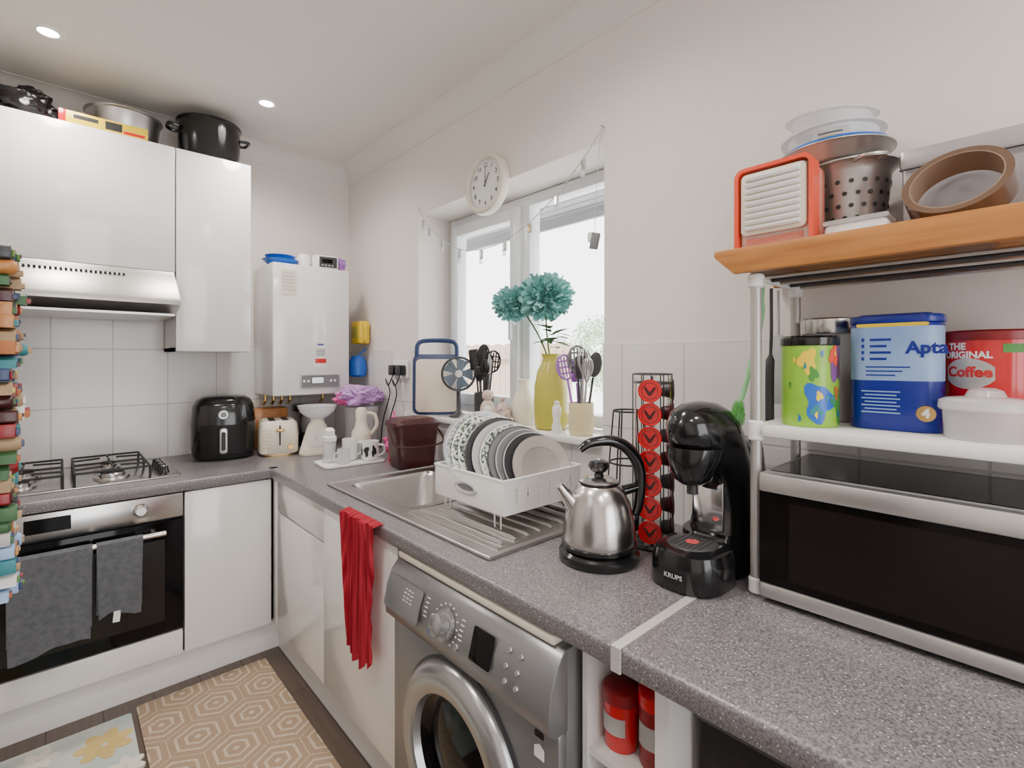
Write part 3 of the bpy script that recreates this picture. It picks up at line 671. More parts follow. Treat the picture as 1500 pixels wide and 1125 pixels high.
# ---------------------------------------------------------------- fridge and magnets
c=thing('fridge','tall silver fridge covered with souvenir magnets','fridge',(-1.62,-2.16,0))
part(c,'body',B().bx(-1.95,-1.33,-2.46,-1.86,.01,1.75,white,.008),True)
part(c,'door',B().bx(-1.327,-1.284,-2.46,-1.86,.62,1.75,alum,.008),True)
part(c,'door',B().bx(-1.327,-1.284,-2.46,-1.86,.03,.61,alum,.008),True,'freezer door')
dkg=mat('dark_green',(.05,.14,.05),.5);dko=mat('burnt_orange',(.45,.14,.03),.5);dkt=mat('deep_teal',(.03,.22,.25),.5);tan=mat('tan_resin',(.38,.26,.14),.6)
cols=[brown,dkg,tan,navy,cardb,dko,tan,mustard,cardb,leafm,dgrey,dkt,wood,brown,navy,dkt,dred,paper]
rr_=random.Random(11)
for i in range(78):
    row=i//3;z=.922+row*.0156+rr_.uniform(-.0015,.0015);y=-1.871-(i%3)*.024-rr_.random()*.004
    m=cols[rr_.randrange(18)];m2=cols[rr_.randrange(18)];m3=cols[rr_.randrange(18)]
    w=.019+rr_.random()*.005;h=.0135+rr_.random()*.0025;t=.014+rr_.random()*.011
    if row<5: m=(ltblue,paper,dkt,ltblue,lgrey)[row%5];
    if i in(39,54,66): t=.029
    b=B();q=rr_.randrange(4)
    if q==0: b.ext(rrect(w,h,.003),t*.8,m,FP(0,0,0),.001);b.ext(rrect(w*.7,h*.6,.002),t*.14,m2,FP(t*.8,0,-h*.05),.001);b.box((t*.96,0,h*.1),(t*.1,w*.3,h*.3),m3,.0005)
    elif q==1: b.ext([(-w/2,-h/2),(w/2,-h/2),(w/2,h*.2),(0,h/2),(-w/2,h*.2)],t*.85,m,FP(0,0,0),.001);b.box((t*.88,0,-h*.15),(t*.2,w*.45,h*.4),m2,.0005)
    elif q==2: b.lathe([(0,0),(h*.55,0),(h*.55,t*.75),(h*.4,t*.9),(0,t*.9)],m,FP(0,0,0),18);b.box((t*.92,0,0),(t*.15,h*.35,h*.5),m2,.0005)
    else:
        b.box((t*.4,0,0),(t*.8,w,h),m,.001)
        for j in range(3): b.box((t*.85,(j-1)*w*.3,-h*.1+j%2*h*.15),(t*.2,w*.24,h*(.5+.2*(j%2))),(m2,m3)[j%2],.0006)
    solo('fridge_magnet','small colourful souvenir fridge magnet','magnet',b,(-1.2838,y,z),group='magnets on the fridge door')
# ---------------------------------------------------------------- on top of wall cabinets
c=thing('stock_pot','black enamel stock pot with side handles','pot',(-.735,-.20,2.051))
b=B();b.lathe([(0,.002),(.10,.002),(.112,.012),(.12,.08),(.121,.165),(.126,.17),(.126,.175),(.118,.172),(.113,.08),(.10,.02),(0,.015)],black);part(c,'body',b)
for s in (-1,1):
    b=B();b.tube(cr([(s*.118,-.035,.13),(s*.150,-.03,.135),(s*.155,0,.137),(s*.150,.03,.135),(s*.118,.035,.13)]),.007,black,8);part(c,'handle',b)
c=thing('steel_pan','shallow steel pan lying on the wall cabinet','pan',(-1.03,-.150,2.051))
b=B();b.lathe([(0,0),(.10,0),(.106,.006),(.122,.125),(.130,.13),(.130,.133),(.120,.131),(.103,.012),(0,.006)],alum);part(c,'body',b)
c=thing('foil_box','long yellow cardboard box of food wrap','box',(-1.10,-.303,2.051),rz=0)
b=B();b.bx(-.13,.13,-.02,.02,0,.045,yellow,.002);b.bx(-.131,-.11,-.0205,.0205,-.0,.0455,red,.002);b.bx(.0,.05,-.0205,.02,.008,.038,ink);b.bx(.055,.12,-.0205,.02,.006,.016,red);b.bx(-.09,-.02,-.0205,.02,.02,.034,ink);part(c,'carton',b)
b=B();b.crumple((0,0,.05),(.115,.085,.055),bagm,9,.28,0);b.crumple((.04,-.02,.085),(.06,.05,.035),bagm,12,.3,0);solo('plastic_bag','crumpled black plastic bag on the cabinet','bag',b,(-1.345,-.19,2.051))
# ---------------------------------------------------------------- on the boiler
b=B();b.lathe([(0,0),(.05,0),(.078,.028),(.083,.03),(.076,.032),(.05,.006),(0,.005)],blue);b.lathe([(0,.01),(.045,.012),(.07,.05),(.066,.05),(.042,.018),(0,.014)],blue);solo('blue_bowl','stacked blue plastic bowls on the boiler','bowl',b,(-.43,-.18,1.6455))
b=B();b.loft([(0,.03,.03,2),(.03,.035,.035,2),(.06,.03,.03,2),(.07,.02,.02,2)],white);solo('small_jar','small white pot on the boiler','jar',b,(-.325,-.20,1.6455))
c=thing('alarm_radio','small black and white clock radio on the boiler','radio',(-.238,-.245,1.6455),rz=-8)
b=B();b.ext(rrect(.12,.065,.012),.06,white,fr((1,0,0),(0,0,1),(0,.03,.033)),.003);part(c,'case',b)
b=B();b.ext(rrect(.085,.052,.004),.002,dgrey,FY(.01,-.031,.033));b.ext(rrect(.05,.02,.002),.001,bglass,FY(.005,-.0333,.038))
for k in range(4): b.ext(rrect(.008,.006,.002),.001,lgrey,FY(-.018+k*.016,-.0333,.017))
part(c,'display',b)
b=B();b.crumple((0,0,.03),(.026,.03,.032),purple,4,.3,0);solo('purple_pouch','small purple fabric pouch on the boiler','pouch',b,(-.160,-.245,1.6455))
# ---------------------------------------------------------------- items on the back worktop
c=thing('air_fryer','glossy black air fryer with a silver handle','air fryer',(-.675,-.175,W+.001),rz=-12)
b=B();b.loft([(0,.105,.105,3),(.008,.118,.118,3),(.05,.127,.127,3),(.16,.130,.130,3),(.235,.122,.124,3),(.262,.108,.112,3),(.276,.085,.09,3),(.280,.05,.05,2.5)],black);part(c,'body',b)
b=B();b.surf(lambda u,v:((u-.5)*.17,-.1285-.004+(abs(u-.5)**3)*.12,.03+v*.125),16,8,blackm,.006);d=part(c,'drawer',b)
b=B();b.ext(rrect(.032,.11,.012),.035,alum,FY(0,-.130,.09),.006);b.ext(rrect(.016,.08,.007),.004,blackm,FY(0,-.164,.09));part(d,'handle',b)
b=B();b.lathe([(0,.004),(.02,.004),(.022,0)],grey,FY(0,-.126,.20));b.lathe([(.012,.0055),(.017,.0055)],led,FY(0,-.126,.20));part(c,'dial',b)
c=thing('toaster','cream two-slot toaster with gold lever','toaster',(-.465,-.255,W+.001),rz=-12)
b=B();b.loft([(.008,.078,.095,5),(.015,.084,.10,5),(.10,.084,.10,5),(.145,.078,.095,5),(.158,.065,.085,5)],cream)
b.loft([(0,.07,.085,5),(.009,.07,.085,5)],gold);part(c,'body',b)
for s in (-1,1): part(c,'slot',B().bx(s*.028-.013,s*.028+.013,-.07,.07,.1575,.160,ink))
b=B();b.bx(-.003,.003,-.103,-.098,.05,.14,ink);b.box((0,-.115,.12),(.035,.025,.012),gold,.003);part(c,'lever',b)
b=B();b.lathe([(0,.012),(.012,.012),(.014,0)],gold,FY(.045,-.1,.04));part(c,'knob',b)
b=B();
for i in range(5):
    for j in range(6): b.sph((-.066+i*.007,-.1,.04+j*.016),(.0018,.0015,.0018),gold,u=8,v=5)
part(c,'stud_pattern',b)
b=B();b.bx(-.08,.08,-.05,.05,0,.2,wood,.01);b.bx(-.06,.06,-.052,-.05,.05,.15,beech);solo('bread_bin','orange-brown wooden bread box by the wall','bread bin',b,(-.45,-.062,W+.001))
c=thing('coffee_pot','black countertop coffee pot under the boiler','coffee maker',(-.265,-.1,W+.001))
b=B();b.loft([(0,.07,.075,4),(.02,.075,.08,4),(.06,.07,.07,4),(.065,.03,.04,3,0,.035),(.17,.03,.04,3,0,.035),(.175,.07,.075,4),(.205,.07,.075,4),(.21,.06,.06,4)],black);part(c,'body',b)
b=B();b.lathe([(0,0),(.04,0),(.045,.04),(.04,.09),(.032,.1)],clr2,TR(0,-.025,.067));part(c,'jug',b)
c=thing('kitchen_scale','cream mechanical kitchen scale with a clear bowl','scale',(-.335,-.40,W+.001),rz=-25)
b=B();b.loft([(0,.075,.06,4),(.01,.078,.063,4),(.05,.066,.05,4),(.13,.042,.034,3),(.15,.03,.03,2),(.165,.03,.03,2)],cream);part(c,'body',b)
b=B();b.lathe([(.030,.0),(.036,.003),(.036,.006),(0,.006)],paper,FY(0,-.05,.075));b.ext([(-.001,0),(.001,0),(0,.03)],.001,red,FY(0,-.057,.075));part(c,'dial',b)
b=B();b.lathe([(0,.165),(.04,.167),(.075,.195),(.088,.225),(.085,.225),(.07,.197),(.035,.171),(0,.17)],clr2);part(c,'bowl',b)
c=thing('food_chopper','cream hand blender chopper with looped handle','blender',(-.185,-.545,W+.001),rz=-30)
b=B();b.lathe([(0,0),(.045,0),(.05,.01),(.046,.04),(.042,.06),(.044,.10),(.03,.125),(.024,.16),(.026,.2),(.018,.215),(0,.218)],cream);part(c,'body',b)
b=B();b.tube(cr([(.024,0,.19),(.06,0,.18),(.07,0,.13),(.042,0,.09)]),.008,cream,8);part(c,'handle',b)
b=B();b.ext(rrect(.26,.165,.02),.006,paper,None,.002);b.tube([(p[0],p[1],.007) for p in rrect(.255,.16,.02)],.003,paper,6,True);solo('drip_tray','white plastic tray holding bottles and mugs','tray',b,(-.31,-.70,W+.001),rz=-4)
zt2=W+.009
c=thing('baby_bottle','white capped baby bottle on the tray','bottle',(-.385,-.665,zt2))
b=B();b.lathe([(0,0),(.026,0),(.028,.006),(.024,.05),(.028,.085),(.02,.092),(0,.092)],clr2);part(c,'bottle_body',b)
b=B();b.lathe([(.029,.0),(.029,.018),(.022,.022),(.022,.045),(.012,.055),(0,.057)],white,TR(0,0,.088));part(c,'cap',b)
def mug(lab,loc,m,m2,rz,r=.036,h=.08,grp='mugs on the tray'):
    c=thing('mug',lab,'mug',loc,rz=rz,group=grp)
    b=B();b.lathe([(0,0),(r*.85,0),(r,.008),(r,h),(r-.003,h),(r-.004,.012),(0,.008)],m);part(c,'cup_body',b)
    b=B();b.tube(cr([(r-.002,0,h*.8),(r+.022,0,h*.75),(r+.024,0,h*.4),(r-.002,0,h*.2)]),.0045,m,8);part(c,'handle',b)
    if m2:
        b=B()
        for q in (-1.1,-.2,.7): b.blob(r,q,h*.5,.30,.022,m2,q*3)
        part(c,'printed_pattern',b)
mug('white mug with bold black pattern on the tray',(-.235,-.735,zt2),paper,ink,-40)
mug('plain white mug on the tray',(-.30,-.675,zt2),white,None,-20,.032,.09)
mug('small white cup standing on the tray',(-.23,-.655,zt2),paper,None,30,.030,.07)
mug('small clear beaker beside the baby bottle',(-.355,-.735,zt2),clr2,None,200,.026,.06)
b=B();b.lathe([(0,0),(.07,0),(.075,.01),(.08,.19),(.083,.195),(.083,.21),(0,.215)],clr2,seg=36);solo('storage_tub','tall translucent storage tub in the corner','tub',b,(-.12,-.41,W+.001))
b=B();b.crumple((0,0,.048),(.105,.085,.048),mat('purple_cloth',(.55,.30,.66),.7,noise=.15,ns=20,bump=.5,bs=40),3,.3,0);b.crumple((-.065,.01,.030),(.05,.06,.03),pink,6,.4,0);solo('purple_cloth','crumpled purple and pink cloth piled on a tub','cloth',b,(-.125,-.41,W+.217))
b=B();b.crumple((0,0,.05),(.035,.035,.05),pink,8,.4,0);solo('scrunched_bag','pink scrunched plastic bag','bag',b,(-.065,-.63,W+.001))
b=B();b.sph((0,0,.03),(.036,.036,.03),orange);b.tube([(0,0,.055),(.004,0,.07)],.003,leafm,6);solo('orange_ball','bright orange plastic ball beneath the boiler','ball',b,(-.215,-.235,W+.001))
# caddy and bottles
c=thing('food_caddy','dark brown plastic caddy with hinged lid','bin',(-.150,-.940,W+.001),rz=-8)
b=B();b.loft([(0,.074,.060,6),(.006,.078,.064,6),(.165,.094,.071,6),(.17,.100,.074,6),(.178,.100,.074,6)],brown);part(c,'body',b)
b=B();b.loft([(.179,.100,.074,6),(.186,.098,.072,6),(.20,.076,.06,5),(.203,.05,.045,4)],brown);part(c,'lid',b)
b=B();b.tube(cr([(-.102,0,.16),(-.108,-.05,.13),(-.097,-.081,.10),(0,-.088,.09),(.097,-.081,.10),(.108,-.05,.13),(.102,0,.16)]),.004,brown,6);part(c,'handle',b)
c=thing('soap_bottle','slim pink-red washing-up liquid bottle','bottle',(-.163,-.812,W+.001))
b=B();b.loft([(0,.020,.016,3),(.006,.022,.018,3),(.13,.022,.018,3),(.165,.016,.014,2),(.175,.011,.011,2)],mat('pink_red',(.72,.02,.07),.3));part(c,'bottle_body',b)
b=B();b.lathe([(.012,0),(.012,.02),(.005,.024),(.005,.045),(0,.045)],pink,TR(0,0,.175));part(c,'cap',b)
c=thing('pink_bottle','small pink bottle with white cap near the socket','bottle',(-.075,-.775,W+.001))
b=B();b.loft([(0,.020,.016,3),(.006,.022,.018,3),(.15,.022,.018,3),(.18,.012,.012,2)],pink);part(c,'bottle_body',b)
b=B();b.lathe([(.013,0),(.013,.025),(0,.027)],white,TR(0,0,.18));part(c,'cap',b)
# socket
c=thing('wall_socket','white double wall socket with two black plugs','socket',(-.008,-.61,1.145))
b=B();b.ext(rrect(.146,.086,.006),.009,white,FX(0,0,0),.002);part(c,'faceplate',b)
for y in (-.033,.033):
    b=B();b.ext(rrect(.045,.05,.01),.035,black,FX(-.0095,y,-.005),.004);part(c,'plug',b)
for y,e in ((-.033,(-.05,.03,-.385)),(.033,(-.06,.10,-.385))):
    b=B();b.tube(cr([(-.03,y,-.03),(-.045,y+.02,-.08),(-.02,y+.09,-.05),(-.03,y+.03,-.12),(-.05,y+.06,-.25),e]),.003,black,6)
    part(c,'cable',b)
# yellow holder & blue
c=thing('bag_holder','yellow plastic holder mounted on the wall','holder',(-.008,-.225,1.335))
b=B();b.bx(-.06,0,-.055,.055,-.06,.06,yellow,.01);b.bx(-.064,-.06,-.035,.035,-.03,.03,mustard,.002);part(c,'case',b)
b=B();b.tube(cr([(-.03,-.05,.05),(-.04,-.08,.03),(-.04,-.08,-.04),(-.03,-.05,-.05)]),.006,yellow);part(c,'handle',b)
b=B();b.lathe([(0,-.06),(.035,-.06),(.045,-.05),(.045,.02),(.03,.05),(0,.05)],blue,TR(-.05,0,0));b.tube([(-.05,0,.05),(-.0005,0,.09)],.005,blue);solo('blue_scoop','blue plastic scoop hanging on the wall','scoop',b,(-.008,-.235,1.16))
# ---------------------------------------------------------------- window sill items
ZS=ZW0+.0005
c=thing('chopping_board','chopping board with a navy rim and loop handle','chopping board',(.008,-.885,ZS),rz=-35.3,rx=-7)
b=B();b.ext(rrect(.213,.27,.03),.010,navy,FY(0,.004,.136),.003);b.tube(cr([(-.09,-.001,.26),(-.085,-.001,.315),(-.05,-.001,.332),(.05,-.001,.332),(.085,-.001,.315),(.09,-.001,.26)]),.010,navy,8);part(c,'rim',b)
b=B();b.ext(rrect(.185,.235,.02),.008,mat('board_cream',(.72,.61,.50),.5,noise=.03),FY(0,-.006,.13),.002);part(c,'panel',b)
fanm=mat('fan_blue_grey',(.24,.29,.34),.4)
c=thing('desk_fan','small blue-grey desk fan on the sill','fan',(.035,-1.01,ZS),rz=-35)
b=B();b.lathe([(0,0),(.04,0),(.042,.006),(.02,.014),(.009,.03),(.009,.11),(0,.11)],dgrey);part(c,'base',b)
b=B();b.ring((0,0,.02),.07,.005,dgrey,FY(0,0,.185));b.ring((0,0,-.01),.07,.004,dgrey,FY(0,0,.185))
for k in range(28):
    a=2*pi*k/28;b.tube([(.016*math.cos(a),.016*math.sin(a),.03),(.05*math.cos(a),.05*math.sin(a),.03),(.07*math.cos(a),.07*math.sin(a),.018),(.07*math.cos(a),.07*math.sin(a),-.01)],.0013,fanm,4,M=FY(0,0,.185))
b.lathe([(0,.034),(.015,.033),(.017,.028)],alum,FY(0,0,.185));part(c,'cage',b)
for k in range(5):
    b=B();M=FY(0,0,.185)@Matrix.Rotation(2*pi*k/5,4,'Z');b.surf(lambda u,v:(.012+u*.05,(v-.5)*(.018+u*.04),.006+(v-.5)*.014),4,4,fanm,.001,M)
    part(c,'blade',b)
b=B();b.lathe([(0,0),(.022,0),(.025,.01),(.02,.035),(0,.04)],dgrey,FY(0,.035,.185)@Matrix.Rotation(pi,4,'X'));part(c,'motor',b)
def holder(name,lab,loc,r,h,m):
    c=thing(name,lab,'utensil holder',loc)
    b=B();b.lathe([(0,0),(r*.9,0),(r,.006),(r,h),(r-.003,h),(r-.004,.01),(0,.008)],m);part(c,'pot_body',b);return c
holder('utensil_holder','dark utensil holder on the sill',(.065,-1.145,ZS),.04,.11,dgrey)
def utensil(kind,lab,base,tip,m,grp,m2=None):
    base=Vector(base);tip=Vector(tip);d=tip-base;L=d.length
    q=Vector((0,0,1)).rotation_difference(d.normalized());hd=m2 or m
    b=B();b.tube([(0,0,0),(0,0,L*.68)],.004 if kind!='knife' else .007,m,8)
    M=fr((0.74,-0.67,0),(0,0,1),(0,0,L*.84))
    R=L*.16
    if kind=='spoon': b.sph((0,0,0),(R*.55,R,.006),hd,M)
    elif kind=='slotted':
        b.ring((0,0,0),R*.7,.004,hd,M,ry=R);
        for k in (-2,-1,0,1,2): b.tube([(k*R*.25,-R*.85,0),(k*R*.25,R*.85,0)],.003,hd,6,M=M)
        for k in (-1,0,1): b.tube([(-R*.6,k*R*.5,0),(R*.6,k*R*.5,0)],.003,hd,6,M=M)
    elif kind=='whisk':
        for k in range(6):
            a=pi*k/6;b.tube(cr([(0,0,-R*1.2),(R*.45*math.cos(a),R*.45*math.sin(a),0),(R*.35*math.cos(a),R*.35*math.sin(a),R*.8),(0,0,R),(-R*.35*math.cos(a),-R*.35*math.sin(a),R*.8),(-R*.45*math.cos(a),-R*.45*math.sin(a),0),(0,0,-R*1.2)],4),.0014,hd,4,M=TR(0,0,L*.84))
    elif kind=='spatula': b.ext(rrect(R*1.0,R*1.9,.008),.003,hd,M,.001)
    elif kind=='knife': b.ext([(-.010,-R),(.010,-R),(.012,R*.3),(-.004,R)],.0015,hd,M)
    o=solo(kind if kind!='slotted' else 'slotted_spoon',lab,'utensil',b,base,group=grp);o.rotation_mode='QUATERNION';o.rotation_quaternion=q
    return o
g='dark utensils in the sill holder'
for i,(kd,dx,dy,h) in enumerate((('spatula',-.03,.03,.29),('spoon',.0,.0,.31),('slotted',.025,-.035,.28),('spoon',-.02,-.035,.25),('knife',.03,.02,.25),('spatula',.01,.04,.23),('spoon',-.035,-.01,.22),('knife',-.01,-.05,.27),('spatula',.02,-.01,.26))):
    utensil(kd,'black kitchen '+kd.replace('slotted','slotted spoon')+' upright in the sill holder',(.065+dx*.3,-1.145+dy*.3,ZS+.012),(.065+dx*1.0,-1.145+dy*1.0,ZS+h),dgrey,g,black if kd!='knife' else alum)
b=B();b.lathe([(0,0),(.035,0),(.05,.03),(.052,.07),(.035,.11),(.022,.14),(.026,.17),(.022,.172),(0,.1)],cream);solo('cream_vase','rounded cream ceramic vase on the sill','vase',b,(.08,-1.37,ZS))
b=B();b.lathe([(0,0),(.03,0),(.034,.02),(.03,.06),(.02,.075),(.006,.085),(.01,.1),(0,.106)],mat('patterned_pot',(.7,.55,.5),.4,noise=.3,ns=80));solo('trinket_pot','small patterned lidded pot on the sill','pot',b,(.005,-1.33,ZS))
b=B();b.sph((0,0,.045),(.03,.03,.045),mat('beige_figure',(.62,.5,.42),.5));b.sph((0,0,.105),.022,mat('beige_head',(.65,.52,.45),.5));b.sph((-.01,-.012,.05),(.02,.02,.02),paper);solo('ceramic_figurine','small beige ceramic figurine on the sill','figurine',b,(.01,-1.235,ZS))
c=thing('flower_vase','tall mustard yellow vase with teal paper pompoms','vase',(.06,-1.528,ZS))
b=B();b.lathe([(0,0),(.05,0),(.058,.008),(.062,.09),(.060,.15),(.050,.205),(.034,.235),(.03,.25),(.036,.265),(.032,.265),(.026,.25),(.03,.23),(.0,.2)],mustard);part(c,'vase_body',b)
b=B();b.tube(cr([(0,0,.22),(0,.02,.33),(.02,.048,.45)]),.003,leafm,6);b.tube(cr([(0,0,.22),(.0,.06,.33),(.0,.16,.45)]),.003,leafm,6);part(c,'stem',b)
b=B();b.sph((.02,.048,.475),.05,teal);b.petals((.02,.048,.475),.094,320,.016,teal,.5,(1,1,.85));part(c,'pompom',b,False,'large teal tissue paper pompom')
b=B();b.sph((-.02,.178,.455),.04,teal);b.petals((-.02,.178,.455),.074,260,.014,teal,.5,(1,1,.85));part(c,'pompom',b,False,'smaller teal tissue paper pompom')
for k in range(18):
    a=k*2.4;l=.06+.045*random.random();z=.28+.09*random.random()
    M=TR(.01,.01,z)@Matrix.Rotation(a,4,'Z')@Matrix.Rotation(-.5+.5*random.random(),4,'Y')
    b=B();b.surf(lambda u,v:(u*l,(v-.5)*.032*math.sin(pi*min(1,u*.95+.03)),-.02*u*u),6,2,leafm,.0006,M)
    part(c,'leaf',b)
holder('utensil_pot','pale yellow ceramic utensil pot on the sill',(.03,-1.69,ZS),.041,.105,mat('pale_yellow_glaze',(.80,.70,.42),.3,noise=.02))
g='utensils in the yellow pot'
for kd,dx,dy,h,m,m2,l in (('slotted',-.02,.06,.26,purple,purple,'purple slotted spoon in the yellow pot'),('slotted',.01,.025,.29,dgrey,grey,'grey slotted turner in the yellow pot'),('whisk',-.01,-.02,.28,alum,alum,'steel balloon whisk in the yellow pot'),('spoon',.03,-.04,.27,dgrey,dgrey,'dark ladle in the yellow pot'),('spatula',.03,.05,.24,purple,purple,'purple spatula in the yellow pot'),('whisk',-.02,-.045,.25,alum,alum,'small steel whisk in the yellow pot'),('spatula',.0,.0,.26,grey,dgrey,'dark grey flat turner in the yellow pot')):
    utensil(kd,l,(.03+dx*.3,-1.69+dy*.25,ZS+.012),(.03+dx,-1.69+dy,ZS+h),m,g,m2)
b=B();b.lathe([(0,0),(.016,0),(.017,.02),(.011,.04),(.015,.07),(.015,.085),(.008,.095),(.009,.105),(0,.11)],white);solo('pepper_mill','small white pepper mill on the sill','pepper mill',b,(-.012,-1.62,ZS))
# ---------------------------------------------------------------- dish rack
c=thing('dish_rack','white plastic dish drying rack with wire legs','dish rack',(-.2675,-1.66,W+.006))
x0,x1,y0,y1=-.415,-.12,-1.81,-1.51;zb,zz=.80,.885
b=B()
b.bx(x0,x1,y0,y1,zb,zb+.006,white,.002)
def wallseg(x,y,w,ax):
    if ax=='x':
        b.box((x,y,(zb+zz)/2),(.004,w,zz-zb),white,.0015)
    else:
        b.box((x,y,zz-.011),(w,.004,.022),white);b.box((x,y,zb+.010),(w,.004,.020),white)
        n=7;p=w/n
        for k in range(n): b.box((x-w/2+p*(k+.5),y,(zb+zz)/2),(p-(.007 if 0<k<n-1 else .0035),.0038,zz-zb-.004),white)
wallseg(x0,(y0+y1)/2,y1-y0,'x');wallseg(x1,(y0+y1)/2,y1-y0,'x');wallseg((x0+x1)/2,y0,x1-x0,'y');wallseg((x0+x1)/2,y1,x1-x0,'y')
b.tube([(x0,y0,zz),(x1,y0,zz),(x1,y1,zz),(x0,y1,zz)],.005,white,8,True)
part(c,'tray',b,True)
b=B();b.ring((0,0,0),.042,.006,lgrey,FX(x0-.003,-1.66,.845),ry=.014);b.ext(rrect(.07,.018,.009),.001,grey,FX(x0-.002,-1.66,.845));part(c,'handle',b,True)
for y in (-1.55,-1.77):
    for s in (0,1):
        x=x0+.015 if s==0 else x1-.015
        b=B();b.tube([(x,y-.012,zb),(x,y-.012,W+.009),(x,y+.012,W+.009),(x,y+.012,zb)],.0028,alum,6);part(c,'leg',b,True)
b=B()
for k in range(9):
    y=-1.79+k*.03;b.tube(cr([(x0+.05,y,zb+.006),(x0+.05,y,zb+.045),(x0+.055,y,zb+.05),(x0+.06,y,zb+.045),(x0+.06,y,zb+.006)],3),.002,white,6)
    b.tube(cr([(x1-.05,y,zb+.006),(x1-.05,y,zb+.045),(x1-.055,y,zb+.05),(x1-.06,y,zb+.045),(x1-.06,y,zb+.006)],3),.002,white,6)
part(c,'divider',b,True)
def plate(lab,y,R,m,rim,x=-.27,tilt=24,name='plate',rz=-24):
    b=B();b.lathe([(0,.0),(R*.55,0),(R*.62,.004),(R*.66,.005),(R,.013),(R,.016),(R*.97,.016)],m,seg=56)
    b.lathe([(R*.97,.0162),(R*.66,.008)],rim,seg=56);b.lathe([(R*.66,.008),(R*.6,.005),(0,.004)],m,seg=56)
    o=solo(name,lab,'plate',b,(x,y,zb+.007+R*math.cos(math.radians(tilt))+.003),group='plates in the drying rack')
    o.rotation_euler=(math.radians(90-tilt),0,math.radians(rz));return o
b=B();b.lathe([(0,0),(.05,0),(.06,.006),(.105,.055),(.11,.057),(.11,.06),(.10,.056),(.055,.009)],clr,seg=44);o=solo('glass_bowl','large clear glass bowl standing behind the plates','bowl',b,(-.315,-1.575,zb+.113));o.rotation_euler=(math.radians(66),0,math.radians(-24))
grp_=mat('pale_grey_stoneware',(.52,.51,.49),.3)
plate('white dinner plate with leafy grey-green rim',-1.606,.120,paper,rimm,-.308)
plate('white dinner plate with leafy grey-green rim',-1.623,.117,paper,rimm,-.302)
plate('white plate with leafy rim and worn edge',-1.640,.114,paper,rimm,-.295)
plate('black dinner plate standing in the rack',-1.656,.111,black,dgrey,-.288)
plate('pale grey stoneware plate standing in the rack',-1.673,.107,grp_,lgrey,-.280)
plate('white plate with leafy rim, smaller',-1.690,.103,paper,rimm,-.270)
plate('dark grey side plate in the rack',-1.706,.099,dgrey,grey,-.261)
plate('pale grey side plate with a dark edge',-1.722,.095,grp_,grey,-.251)
plate('dark rimmed grey side plate',-1.738,.091,lgrey,dgrey,-.242)
plate('pale beige side plate in front of the stack',-1.756,.086,mat('beige_stoneware',(.36,.33,.30),.3),mat('beige_stoneware_rim',(.46,.42,.38),.3),-.230)
b=B();b.lathe([(0,0),(.022,0),(.026,.075),(.024,.075),(.02,.004)],clr2);solo('beaker','clear plastic beaker in the rack','cup',b,(-.150,-1.782,zb+.0075))
b=B();b.tube(cr([(0,0,0),(.0,.01,.06),(0,.012,.10)]),.003,alum,6);b.sph((0,.013,.115),(.010,.004,.018),alum);solo('spoon','steel spoon standing in the dish rack','spoon',b,(-.39,-1.56,zb+.0075),rz=60)
# ---------------------------------------------------------------- kettle
c=thing('kettle','polished steel dome kettle with black handle on black base','kettle',(-.345,-2.05,W+.001),rz=0)
b=B();b.lathe([(0,0),(.086,0),(.089,.005),(.088,.018),(.078,.026),(0,.026)],black,seg=48);part(c,'power_base',b)
b=B();b.lathe([(0,.028),(.076,.028),(.080,.034),(.080,.05),(.076,.09),(.068,.125),(.056,.15),(.046,.163),(.040,.167),(.0,.167)],steel,seg=56)
b.lathe([(.077,.027),(.083,.03),(.083,.038),(.078,.04)],black,seg=56);part(c,'body',b)
b=B();b.lathe([(.043,.166),(.043,.171),(.032,.178),(.01,.181),(0,.181)],steel);b.lathe([(.012,.18),(.009,.187),(.018,.194),(.024,.203),(.020,.213),(.008,.218),(0,.218)],black);b.ring((0,0,.168),.042,.003,black);part(c,'lid',b)
A=math.radians(148)
dx,dy=math.cos(A),math.sin(A)
b=B();b.tube([(dx*.053,dy*.053,.115),(dx*.081,dy*.081,.15),(dx*.092,dy*.092,.165)],[.022,.013,.010],steel,16);part(c,'spout',b)
hp=cr([(-dx*.070,-dy*.070,.075),(-dx*.090,-dy*.090,.10),(-dx*.098,-dy*.098,.15),(-dx*.094,-dy*.094,.20),(-dx*.07,-dy*.07,.238),(-dx*.03,-dy*.03,.258),(dx*.02,dy*.02,.255),(dx*.045,dy*.045,.240)],5)
b=B();b.tube(hp,[.008+.006*math.sin(pi*i/(len(hp)-1)) for i in range(len(hp))],black,12)
b.tube([(-dx*.052,-dy*.052,.145),(-dx*.096,-dy*.096,.155)],[.012,.010],black,10);b.box((-dx*.074,-dy*.074,.075),(.03,.03,.04),black,.006,rot=(0,0,A));part(c,'handle',b)
# ---------------------------------------------------------------- wire stand
c=thing('wire_stand','black wire kitchen stand against the tiles','stand',(-.085,-1.95,W+.001))
b=B();b.ring((0,0,.003),.06,.003,iron);b.ring((0,0,.30),.04,.0025,iron);b.ring((0,0,.16),.05,.0025,iron)
for k in range(6):
    a=k*pi/3;b.tube(cr([(.06*math.cos(a),.06*math.sin(a),.003),(.052*math.cos(a),.052*math.sin(a),.15),(.04*math.cos(a),.04*math.sin(a),.30)]),.0022,iron,6)
part(c,'frame',b)
